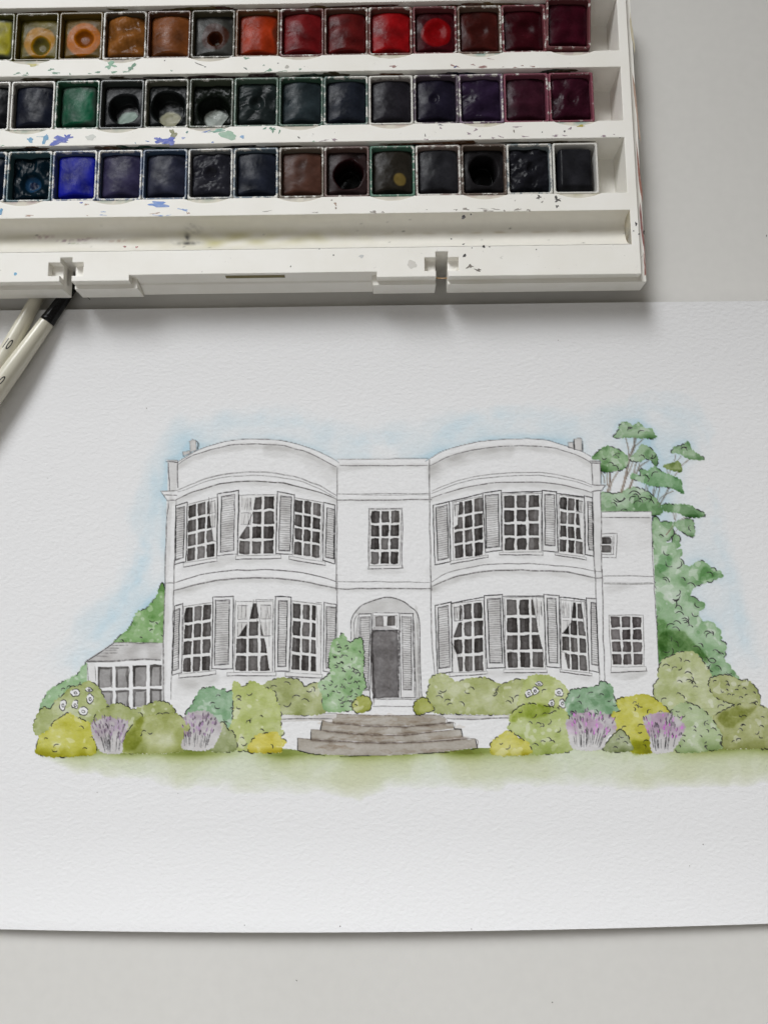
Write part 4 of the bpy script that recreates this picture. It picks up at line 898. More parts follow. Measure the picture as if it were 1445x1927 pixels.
def inside_poly(p, P):
    c = False; n = len(P)
    for i in range(n):
        a, b = P[i], P[i - 1]
        if (a[1] > p[1]) != (b[1] > p[1]) and p[0] < (b[0] - a[0]) * (p[1] - a[1]) / (b[1] - a[1]) + a[0]: c = not c
    return c
def offset(L, d):
    """closed loop moved by d to the left of its walking direction (mitred)"""
    n = len(L); out = []
    for i in range(n):
        a, b, c = Vector(L[i - 1]), Vector(L[i]), Vector(L[(i + 1) % n]); e, f = (b - a).normalized(), (c - b).normalized()
        n1, n2 = Vector((-e.y, e.x)), Vector((-f.y, f.x)); m = n1 + n2; k = m.length_squared
        out.append(tuple(b + m * (2 * d / k) if k > 0.2 else b + n1 * d))
    return out
def ccw(L): return L if sum(L[i - 1][0] * L[i][1] - L[i][0] * L[i - 1][1] for i in range(len(L))) > 0 else L[::-1]
def plate(name, outer, holes, z1, z0, hole_z0=None, mat=BOX, bev=0.35, parent=box, bottom=False):
    outer = ccw(outer); holes = [ccw(h) for h in holes]; true = [outer] + holes
    outer = offset(outer, bev); holes = [offset(h, -bev) for h in holes]
    loops = [outer] + holes; V = []; E = []
    for L in loops:
        s = len(V); V += [Vector(p) for p in L]; E += [(s + i, s + (i + 1) % len(L)) for i in range(len(L))]
    vo, _, fo, *_ = delaunay_2d_cdt(V, E, [], 0, 1e-5)
    bm = bmesh.new(); tv = [bm.verts.new((p[0] * MM, p[1] * MM, z1 * MM)) for p in vo]
    for f in fo:
        c = sum((vo[i] for i in f), Vector((0, 0))) / len(f)
        if inside_poly(c, outer) and not any(inside_poly(c, h) for h in holes): bm.faces.new([tv[i] for i in f])
    def near(p):
        return min(tv, key=lambda v: (v.co.x - p[0] * MM) ** 2 + (v.co.y - p[1] * MM) ** 2)
    for k, L in enumerate(loops):
        zz = z0 if k == 0 else (hole_z0 if hole_z0 is not None else z0)
        T_ = true[k]; up = [near(p) for p in L]
        r1 = [bm.verts.new(((p[0] * .7 + q[0] * .3) * MM, (p[1] * .7 + q[1] * .3) * MM, (z1 - bev * .12) * MM)) for p, q in zip(T_, L)]
        r2_ = [bm.verts.new((p[0] * MM, p[1] * MM, (z1 - bev) * MM)) for p in T_]; dn = [bm.verts.new((p[0] * MM, p[1] * MM, zz * MM)) for p in T_]
        for A_, B_ in ((up, r1), (r1, r2_), (r2_, dn)):
            for i in range(len(L)):
                j = (i + 1) % len(L)
                try: bm.faces.new((A_[i], A_[j], B_[j], B_[i]))
                except ValueError: pass
    for v in [v for v in bm.verts if not v.link_faces]: bm.verts.remove(v)
    bmesh.ops.recalc_face_normals(bm, faces=bm.faces)
    me = bpy.data.meshes.new(name); bm.to_mesh(me); bm.free(); me.materials.append(mat)
    o = link(name, me, parent)
    return o

CH_, SAG = 15.4, 1.75
SC = [6.4 + 32.4 * k for k in range(-1, 7)]
def arc_pts(c, vb, n=12):
    R = (CH_ ** 2 / 4 + SAG ** 2) / (2 * SAG); out = []
    for i in range(n + 1):
        x = -CH_ / 2 + CH_ * i / n; out.append((c + x, vb - (math.sqrt(R * R - x * x) - (R - SAG))))
    return out
holes = []
for vt, vb in WELLS:
    L = [(WL, vb)]
    for c in SC:
        a = arc_pts(c, vb); a[0] = (a[0][0], vb); a[-1] = (a[-1][0], vb); L += [(max(WL + 0.2, x), y) for x, y in a]
    L += [(WR, vb), (WR, vt), (WL, vt)]; holes.append(L)
TV0, TV1, TU0, TU1 = -60.8, -73.3, -41.0, 217.9
holes.append([(TU0, TV1), (TU1, TV1), (TU1, TV0), (TU0, TV0)])
def notch(u0, u1, b0, b1, vt, vf): return [(u0, vf), (u0, -82.0), (b0, -82.0), (b0, -77.2), (u0, -77.2), (u0, vt), (u1, vt), (u1, -77.2), (b1, -77.2), (b1, -82.0), (u1, -82.0), (u1, vf)]
NL, NR = (21.2, 25.3, 17.2, 29.2, -75.4), (150.7, 154.9, 146.9, 158.5, -75.1)
outer = [(UL, -84.1)] + notch(*NL, -84.1) + [(45.2, -84.1), (45.2, -82.1), (130.4, -82.1), (130.4, -84.1)] + notch(*NR, -84.1) + [(UR, -84.1), (UR, 27.5), (UL, 27.5)]
plate('deck', outer, holes, ZT, ZL - 0.4, ZF, bev=0.3)
# lower rim that shows as a ledge outside the deck
def ledge_loop(vf):
    return [(UOL, vf), (NL[0], vf), (NL[0], NL[4]), (NL[1], NL[4]), (NL[1], vf), (47.2, vf), (47.2, -81.0), (128.9, -81.0), (128.9, vf),
            (NR[0], vf), (NR[0], NR[4]), (NR[1], NR[4]), (NR[1], vf), (UOR, vf), (UOR, 28.5), (UOL, 28.5)]
plate('rim', ledge_loop(-85.6), [[(UL + 2, -74.2), (UR - 2, -74.2), (UR - 2, 26), (UL + 2, 26)]], ZL, ZB, ZB, bev=0.2)
def prism(name, prof, u0, u1, mat=BOX, parent=box, bev=0):
    n = len(prof); V = [(u, p[0], p[1]) for u in (u0, u1) for p in prof]
    bm = bmesh.new(); vs = [bm.verts.new((a * MM, b * MM, c * MM)) for a, b, c in V]
    for i in range(n): bm.faces.new((vs[i], vs[(i + 1) % n], vs[n + (i + 1) % n], vs[n + i]))
    bm.faces.new(vs[:n]); bm.faces.new(vs[n:]); bmesh.ops.recalc_face_normals(bm, faces=bm.faces)
    me = bpy.data.meshes.new(name); bm.to_mesh(me); bm.free(); me.materials.append(mat); o = link(name, me, parent)
    if bev: m = o.modifiers.new('edge', 'BEVEL'); m.width = bev * MM; m.segments = 2; m.limit_method = 'ANGLE'
    return o
prism('finger_pull', [(-82.15, 17.4), (-82.9, 13.2), (-83.5, 12.9), (-84.9, ZB), (-81.1, ZB), (-81.1, 17.4)], 47.25, 128.85, bev=0.2)
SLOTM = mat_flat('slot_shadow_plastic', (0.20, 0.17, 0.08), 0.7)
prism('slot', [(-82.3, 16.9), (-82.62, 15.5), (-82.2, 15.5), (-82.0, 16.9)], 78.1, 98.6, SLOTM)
# pocket floors left and right of each notch stem, with the small gussets
for (u0, u1, b0, b1, vt) in (NL, NR):
    for a, b, s in ((b0 - 0.5, u0 + 0.0, 1), (u1 - 0.0, b1 + 0.5, -1)):
        prism('latch_pocket', [(-82.6, 10.5), (-76.6, 10.5), (-76.6, 12.5), (-82.6, 12.0)], a, b)
        e = b0 if s > 0 else b1
        V = np.array([(e, -80.9, 12.2), (e + s * 2.4, -80.9, 12.2), (e, -79.0, 12.3), (e + s * 2.0, -79.0, 12.3), (e, -80.1, 16.0)])
        me = mesh_np('latch_gusset', V * MM, [(0, 1, 4), (1, 3, 4), (3, 2, 4), (0, 3, 1), (0, 2, 3), (0, 4, 2)], False); link('latch_gusset', me, box, BOX)
link('well_floor', box_mesh('well_floor', -43.0, 219.0, -60.3, 26.0, 3.5, ZF + 0.02), box, BOX)
plate('base', [(-40, -81.2), (9, -81.2), (9, -75.4), (33, -75.4), (33, -81.2), (149, -81.2), (149, -75), (156.5, -75), (156.5, -81.2), (216, -81.2), (216, 22), (-40, 22)], [], 3.4, 0.0, bev=0.3)
plate('base_wall', [(-40, -81.2), (9, -81.2), (9, -75.4), (33, -75.4), (33, -81.2), (149, -81.2), (149, -75), (156.5, -75), (156.5, -81.2), (216, -81.2), (216, -74.6), (-40, -74.6)], [], 7.9, 3.4, bev=0.05)
prism('lid', [(31.8, 6), (31.8, 1), (150, 1), (150, 18), (147.5, 18), (147.5, 4), (34, 4), (34, 6)], UOL, UOR, bev=0.4)
prism('hinge', [(28.6, 9), (30.4, 8.2), (31.5, 10.5), (29.2, 12.5)], 20, 60, bev=0.3); prism('hinge', [(28.6, 9), (30.4, 8.2), (31.5, 10.5), (29.2, 12.5)], 120, 160, bev=0.3)

# finger scoops below the wells
def rgb(*c): return tuple(float(x) for x in s2l(c))
SCOOPC = [(176, 190, 176), (206, 200, 188), (150, 184, 172), (196, 202, 186), (206, 186, 176), (200, 178, 178), (186, 180, 176), (204, 198, 170)]
for r, (vt, vb) in enumerate(WELLS):
    for k, c in enumerate(SC):
        if c - CH_ / 2 < WL: continue
        a = arc_pts(c, vb, 14); n = len(a)
        V = [(x, y - 0.05, 17.75) for x, y in a] + [(x, vb + 0.12, 17.25 - 0.1 * math.sin(math.pi * i / (n - 1))) for i, (x, y) in enumerate(a)] + [(x, vb + 0.12, 5.2) for x, y in a]
        V = np.array(V); F = [(i, i + n, i + n + 1, i + 1) for i in range(n - 1)] + [(i + n, i + 2 * n, i + 2 * n + 1, i + n + 1) for i in range(n - 1)]
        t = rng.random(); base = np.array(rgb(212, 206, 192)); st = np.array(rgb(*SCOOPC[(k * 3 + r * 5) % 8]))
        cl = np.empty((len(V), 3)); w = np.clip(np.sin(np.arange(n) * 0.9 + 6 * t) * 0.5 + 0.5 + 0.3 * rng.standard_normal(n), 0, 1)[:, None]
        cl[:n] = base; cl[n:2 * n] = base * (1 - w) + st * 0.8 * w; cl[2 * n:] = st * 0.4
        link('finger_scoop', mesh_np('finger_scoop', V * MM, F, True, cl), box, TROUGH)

# brush trough with its stains
prof = np.array([(-60.8, 18.0), (-60.82, 16.8), (-60.9, 15.2), (-61.2, 13.6), (-61.9, 12.4), (-63.2, 11.7), (-65.0, 11.5), (-67.0, 11.8), (-69.0, 12.7), (-70.7, 14.0), (-72.0, 15.6), (-72.8, 16.9), (-73.3, 18.0)])
pp = spline(prof, False, 0.45); nu = 560; us = np.linspace(TU0, TU1, nu); npf = len(pp)
U, Sx = np.meshgrid(us, np.arange(npf) / (npf - 1.0))
V = np.stack([U.ravel(), np.repeat(pp[:, 0], nu), np.repeat(pp[:, 1], nu)], -1)
_pj = RC.T @ (np.stack([BO[0] + 60 * math.cos(BA) - pp[:, 0] * math.sin(BA), BO[1] + 60 * math.sin(BA) + pp[:, 0] * math.cos(BA), pp[:, 1] - CAMZ], 0))
_py = IH / 2 - FPX * _pj[1] / -_pj[2]                # picture row of each profile point: 0 = rear lip, 1 = front lip of what shows
_fr = np.clip((_py - _py[0]) / (_py[-1] - _py[0]), 0, 1)
Sx = np.repeat(_fr[:, None], nu, 1)
def blob(u, s, ru, rs): return np.exp(-((U - u) / ru) ** 2 - ((Sx - s) / rs) ** 2)
def lump(seed, fu, fs, k=7):
    r = np.random.default_rng(seed); a = np.zeros_like(U)
    for _ in range(k): a += np.sin(U * fu * r.uniform(0.4, 1.6) + Sx * fs * r.uniform(-1.5, 1.5) * 6 + r.uniform(0, 6.3))
    return a / math.sqrt(k / 2)
base = np.array(rgb(228, 225, 216)); Cc = np.ones(U.shape + (3,)) * base
def stain(m, c):
    global Cc
    Cc = Cc * (1 - np.clip(m, 0, 1)[..., None]) + np.array(rgb(*c)) * np.clip(m, 0, 1)[..., None]
stain((blob(75, .70, 20, .25) + 0.6 * blob(105, .7, 22, .2)) * np.clip(0.42 + 0.2 * lump(1, 0.5, 2), 0, 1), (190, 184, 130))
stain(blob(30, .60, 60, .30) * np.clip(0.18 + 0.2 * lump(2, 0.2, 2), 0, 1), (196, 190, 160))
stain((blob(63.5, .80, 4.0, .05) + blob(63.0, .62, .9, .12) + 0.55 * blob(65.2, .40, 2.6, .13) * (1 - blob(65.2, .40, 1.8, .08))) * np.clip(0.85 + 0.35 * lump(3, 2.2, 6), 0, 1), (84, 82, 80))
for u_, s_, ru, rs, c in ((12, .55, 3.0, .05, (176, 150, 152)), (19, .67, 2.4, .03, (140, 104, 120)), (25, .66, 2.6, .03, (146, 112, 130)), (28, .62, 4, .02, (170, 150, 150)), (38, .70, 3.5, .03, (186, 160, 142)), (24, .76, 3, .02, (168, 172, 140))):
    stain(blob(u_, s_, ru, rs) * np.clip(0.6 + 0.6 * lump(int(u_ * 7), 2.4, 5), 0, 1), c)
stain(blob(175, .60, 40, .03) * np.clip(0.2 + 0.25 * lump(5, 0.6, 2), 0, .6), (168, 150, 110))
sp = np.random.default_rng(5)
for _ in range(26):
    stain(0.8 * blob(sp.uniform(TU0, TU1), sp.uniform(.2, .95), 0.25 + 0.3 * sp.random(), .012), (90, 86, 80))
link('brush_trough', mesh_np('brush_trough', V * MM, grid_faces(nu, npf, True), True, Cc.reshape(-1, 3)), box, TROUGH)
capc = np.tile(np.array(rgb(214, 206, 184)), (npf, 1)); kk = np.arange(npf) / npf; capc[(kk > .62) & (kk < .9)] = rgb(150, 132, 96)
for u in (TU0, TU1):
    V = np.array([(u, a, b) for a, b in pp] + [(u, (pp[0, 0] + pp[-1, 0]) / 2, 18.0)])
    F = [(i, i + 1, npf) for i in range(npf - 1)]
    link('trough_end', mesh_np('trough_end', V * MM, F, False, np.vstack([capc, capc[:1]])), box, TROUGH)

# dried splashes of paint
def splash_mesh(name, rx, ry, n=22, wob=0.28, seed=0):
    r = np.random.default_rng(seed); t = np.linspace(0, 2 * math.pi, n + 1)[:-1]
    q = 1 + wob * (np.sin(2 * t + r.uniform(0, 6)) * 0.5 + np.sin(3 * t + r.uniform(0, 6)) * 0.6 + np.sin(5 * t + r.uniform(0, 6)) * 0.5 + 0.35 * r.standard_normal(n))
    V = [(0, 0, 0.05)] + [(rx * a * math.cos(b), ry * a * math.sin(b), 0.0) for a, b in zip(np.clip(q, .35, 2), t)]
    return mesh_np(name, np.array(V) * MM, [(0, 1 + i, 1 + (i + 1) % n) for i in range(n)], True)
_seed = [100]
def splash(px, py, rx, ry, an, col, z=ZT, wob=0.28, name='paint_splash'):
    _seed[0] += 1; u, v = bl(px, py, z); k = 5.25
    o = link(name, splash_mesh(name, rx / k, ry / k, 22 if rx > 4 else 12, wob, _seed[0]), box, SPLASH)
    o.location = (u * MM, v * MM, (z + 0.03) * MM); o.rotation_euler = (0, 0, math.radians(an)); o.color = (*rgb(*col), 1); return o
BL, CY, GR, NAVY, BLK = (20, 58, 170), (70, 140, 180), (58, 116, 84), (24, 34, 66), (38, 36, 36)
for a in ((112, 264, 17, 7, 0, BL, ZT, .5), (126, 258, 8, 5, 20, BL, ZT, .5), (302, 263, 10, 7, 0, BL, ZT, .45), (319, 265, 12, 6, 0, BL, ZT, .45), (57, 263, 5.5, 5, 0, CY), (85, 261, 4.5, 10, -12, CY), (326, 251, 6, 8, 20, (112, 112, 60)), (429, 254, 17, 7.5, -14, (140, 176, 150), ZT, .16), (456, 257, 4, 3.5, 0, (120, 160, 200)),
          (208, 122, 9, 6, 10, (110, 160, 128), ZT, .6), (248, 126, 8.5, 4.5, 40, (62, 118, 84), ZT, .4), (184, 135, 4.5, 2, 0, GR), (214, 135, 5, 2.2, 0, (92, 146, 112)), (62, 121.5, 10, 2.6, 0, (186, 176, 90), ZT, .4), (298, 384, 19, 5.5, -4, (92, 132, 198), ZT, .3), (1, 398, 4, 7, 0, CY), (29, 515, 3, 3, 0, (96, 164, 200), ZT, .1), (153, 381, 3.5, 1.3, 0, BL),
          (352, 248, 2.4, 2.4, 0, (60, 120, 110)), (345, 259, 4, 2, 0, (150, 160, 200)), (513, 243, 5, 4, 30, (70, 130, 98), ZT, .6), (526, 247, 1.6, 4, -15, (70, 130, 98)), (498, 241, 4, 1.4, 30, (90, 140, 116)), (410, 245, 15, 2.6, 10, (110, 160, 140), ZT, .5), (1093, 236, 7, 2.2, 0, (180, 166, 70), ZT, .4), (170, 258, 9, 6, 0, (196, 198, 190), ZT, .2),
          (872, 408, 3.6, 4.2, 0, BLK), (886, 403, 1.5, 1.5, 0, BLK), (849, 449, 1.4, 1.4, 0, BLK), (872, 459, 2.4, 1.2, 20, BLK), (910, 463.5, 2.6, 2.6, 0, BLK, ZT, .15), (874, 480.5, 3.6, 2.7, 40, BLK, ZT, .15), (884, 501, 5, 2.6, 10, (120, 114, 104), ZT, .7), (900, 508, 5, 2.6, -30, (110, 104, 96), ZT, .7), (1048, 375, 4.5, 4, 0, (70, 68, 66), ZT, .7), (1048, 388, 2, 3, 0, (70, 68, 66), ZT, .5), (1014, 370, 4, 3.5, 0, (90, 86, 82), ZT, .7), (921, 464, 1.2, 1.2, 0, BLK),
          (888, 466, 1, 1, 0, BLK), (1009, 469, 1.2, 1.2, 0, BLK), (235, 463.5, 4, 1.4, 0, (150, 96, 90), ZT, .6), (257, 464.5, 2.2, 1.8, 0, (170, 84, 80), ZT, .5), (268, 372.5, 2, 1.2, 0, BLK), (631, 383, 2, 3, 20, (150, 120, 96), ZT, .5), (632, 391, 1.6, 2.2, 0, (120, 100, 84)), (624, 376, 1.6, 1.2, 0, (120, 100, 84)), (547, 501, 1.2, 1.4, 0, BLK), (627.5, 479.5, 1.5, 1.5, 0, (80, 76, 70)), (601, 468, 1, 1, 0, BLK), (680, 482, 4, 3.4, 0, (198, 198, 196), ZT, .3), (775, 497, 8, 8, 0, (210, 206, 198), ZT, .15),
          (523, 118, 1.3, 1.3, 0, (90, 88, 84)), (540, 125, 4, 3.6, 0, (176, 172, 162), ZT, .15), (462, 128, 4, 1.3, -30, (80, 96, 84)), (857, 125, 3, 2, 40, (70, 90, 140), ZT, .5), (375, 120, 9, 1.0, -25, (110, 106, 98), ZT, .3), (386, 125, 1.6, 1.2, 0, BLK), (310, 113, 1.3, 1.2, 0, BLK), (562, 258, 3.6, 1.2, -40, (90, 86, 82)), (800, 254, 1, 3, 0, (110, 106, 100)), (967, 246, 1.2, 3, 0, (120, 110, 96)), (1020, 248, 1.2, 1.2, 0, BLK), (1062, 246.5, 1.8, 1.6, 0, BLK), (1166, 258.5, 1.6, 1.0, 0, BLK), (828, 234, 4, 1.4, 0, (80, 70, 90), ZT, .5),
          (1197, 421, 2.2, 3.4, 0, BLK, ZT, .5), (1192, 434, 1.2, 1.2, 0, BLK), (1202, 440, 1.4, 1.6, 0, BLK)):
    splash(*a)
sm = np.random.default_rng(77)
def rail_v(r): return (WELLS[r][1] - 0.4, (WELLS[r + 1][0] if r < 2 else TV0) + 0.3)
for r in range(3):                                   # faint smears along the dividers, tinted by the pans beside them
    for k in range(26):
        u = sm.uniform(-14, 214); v0, v1 = rail_v(r); v = v1 + sm.uniform(0, 1.0) if sm.random() < .55 else sm.uniform(v1, v0)
        if r == 0: c = (96, 140, 112) if u < 120 else (150, 110, 104)
        elif r == 1: c = ((70, 110, 180), (96, 150, 170), (110, 160, 130))[sm.integers(3)] if u < 110 else (150, 130, 140)
        else: c = ((120, 150, 200), (170, 140, 120))[sm.integers(2)] if u < 80 else (150, 144, 136)
        o = link('paint_splash', splash_mesh('paint_splash', sm.uniform(.25, 1.5), sm.uniform(.12, .4), 14, .6, 2000 + r * 50 + k), box, SPLASH)
        o.location = (u * MM, v * MM, (ZT + 0.02) * MM); o.rotation_euler = (0, 0, sm.uniform(-.3, .3)); o.color = (*rgb(*c), 1)
# pigment run along the ledge, right side, and in the front ledge groove
for a in ((1189, 60, 2.2, 40, 3, (196, 186, 160)), (1197, 200, 1.8, 60, 3, (178, 150, 132)), (1203, 330, 2.0, 58, 3, (150, 98, 84)), (1208, 430, 1.8, 55, 2.5, (142, 92, 88)), (1213, 500, 1.6, 22, 2, (150, 104, 96)), (1211, 437, 2, 4, 0, (40, 44, 42)), (815, 523, 26, 1.6, 0.6, (150, 112, 56)), (190, 531, 40, 1.5, 1, (128, 120, 92)), (900, 521.5, 50, 1.4, .6, (146, 138, 108)), (50, 535, 60, 1.3, 1, (142, 134, 112))):
    splash(a[0], a[1], a[2], a[3], a[4], a[5], ZL, .35)
# stains down the back walls of the wells
WS = [(26, 58, 44), (18, 30, 50), (70, 60, 36), (44, 30, 26), (30, 70, 56), (22, 24, 30), (96, 60, 30), (60, 34, 40)]
ws = np.random.default_rng(21)
for r, (vt, vb) in enumerate(WELLS):
    for k in range(20):
        u = ws.uniform(-30, 212); o = link('wall_stain', splash_mesh('wall_stain', ws.uniform(4, 14), ws.uniform(0.5, 1.2), 26, .3, 900 + r * 40 + k), box, SPLASH)
        o.location = (u * MM, (vt - 0.05) * MM, ws.uniform(15.2, 16.7) * MM); o.rotation_euler = (math.pi / 2, 0, ws.uniform(-0.03, 0.03))
        c = WS[ws.integers(8)] if r else ((120, 96, 60), (110, 70, 50), (96, 84, 44), (90, 50, 44))[ws.integers(4)]; o.color = (*rgb(*c), 1)

# ------------------------------------------------------------------ pans
PWd, PLn, PHt = 15.75, 19.1, 12.2
def cup_mesh():
    ox, oy = PWd / 2, PLn / 2; ix, iy = ox - 0.75, oy - 0.8; bx_, by_ = ix - 0.5, iy - 0.6
    def ring(x, y, z, c=0.5): return [(-x + c, -y, z), (x - c, -y, z), (x, -y + c, z), (x, y - c, z), (x - c, y, z), (-x + c, y, z), (-x, y - c, z), (-x, -y + c, z)]
    R = [ring(ox - .35, oy - .35, 0), ring(ox, oy, 1.5), ring(ox, oy, PHt - 0.25), ring(ox - 0.22, oy - 0.22, PHt), ring(ix + 0.2, iy + 0.2, PHt), ring(ix, iy, PHt - 0.25), ring(bx_, by_, 1.2, .8)]
    V = [p for r in R for p in r]; bm = bmesh.new(); vs = [bm.verts.new((a * MM, b * MM, c * MM)) for a, b, c in V]
    for k in range(len(R) - 1):
        for i in range(8): bm.faces.new((vs[k * 8 + i], vs[k * 8 + (i + 1) % 8], vs[k * 8 + 8 + (i + 1) % 8], vs[k * 8 + 8 + i]))
    bm.faces.new(vs[:8][::-1]); bm.faces.new(vs[-8:]); bmesh.ops.recalc_face_normals(bm, faces=bm.faces)
    me = bpy.data.meshes.new('pan_cup'); bm.to_mesh(me); bm.free(); me.materials.append(CUP); return me
CUPM = cup_mesh()

def smooth(a, b, x): t = np.clip((x - a) / (b - a), 0, 1); return t * t * (3 - 2 * t)
def cake(seed, col, dome=1.5, level=-2.3, rx=7.05, ry=8.2, oy=0.35, lumps=0.09, pits=(), rings=(), bottom=(206, 206, 196), fresh=False, crust=None, tilt=0.0):
    r = np.random.default_rng(seed); nx_, ny_ = 40, 46
    x, y = np.meshgrid(np.linspace(-7.0, 7.0, nx_), np.linspace(-8.6, 8.6, ny_))
    n = np.zeros_like(x)
    for k in range(10):
        f = r.uniform(0.35, 1.5); a = r.uniform(0, 6.3); n += np.sin(x * f * math.cos(a) + y * f * math.sin(a) + r.uniform(0, 6.3)) / (0.6 + f)
    n /= 2.6
    fine = np.zeros_like(x)
    for k in range(12):
        f = r.uniform(2.0, 4.5); a = r.uniform(0, 6.3); fine += np.sin(x * f * math.cos(a) + y * f * math.sin(a) + r.uniform(0, 6.3) + n * 3) / 12
    p = 11 if not fresh else 18
    e = (np.abs(x / rx) ** p + np.abs((y - oy) / ry) ** p) ** (1 / p)
    if fresh:
        z = level + dome - np.clip(np.abs(x) - 4.9, 0, 9) * 0.75 - smooth(-6.2, -7.6, y) * 1.3 + 0.05 * n
    else:
        z = level + dome * (1 - (x / 7.4) ** 2) * (1 - 0.35 * (y / 9) ** 2) + lumps * n + 0.10 * fine * (lumps / 0.2) + tilt * x - 3.2 * smooth(-5.9, -8.3, y + 0.02 * x * x)
    z = z - smooth(0.985, 1.06, e + 0.012 * n) * 6.0
    C_ = np.ones(x.shape + (3,)) * np.array(rgb(*col)) * (1 + 0.22 * n + 0.14 * fine)[..., None]
    if crust is not None:
        w = smooth(0.72, 0.95, e + 0.10 * n)[..., None]; C_ = C_ * (1 - w) + np.array(rgb(*crust)) * w
    for (cx_, cy_, r0, r1, c) in rings:
        d = np.hypot(x - cx_, (y - cy_) * 0.95) + 0.30 * n + 0.15 * fine
        w = (smooth(r1 + 0.25, r1 - 0.25, d) * smooth(r0 - 0.25, r0 + 0.25, d) if r0 > 0 else smooth(r1 + 0.3, r1 - 0.3, d))[..., None]
        C_ = C_ * (1 - w) + np.array(rgb(*c)) * 0.8 * (1 + 0.15 * fine)[..., None] * w
    for (cx_, cy_, qx, qy, dep, white) in pits:
        d = np.hypot((x - cx_) / qx, (y - cy_) / qy) + 0.05 * n
        z = z - dep * smooth(1.08, 0.82 if dep > 3 else 0.35, d)
        if white:
            wy_ = smooth(0.9, 0.75, np.hypot((x - cx_ - white[0]) / (qx * white[2]), (y - cy_ - white[1]) / (qy * white[3])) + 0.12 * n + 0.1 * fine)[..., None] * smooth(1.0, 0.92, d)[..., None]
            C_ = C_ * (1 - wy_) + np.array(rgb(*bottom)) * (0.9 + 0.25 * fine)[..., None] * wy_
    z = np.maximum(z, -10.6)
    return mesh_np('paint_cake', np.stack([x.ravel(), y.ravel(), z.ravel() + PHt], -1) * MM, grid_faces(nx_, ny_), True, np.clip(C_ ** 1.25 * 0.80, 0.0015, 0.9).reshape(-1, 3))

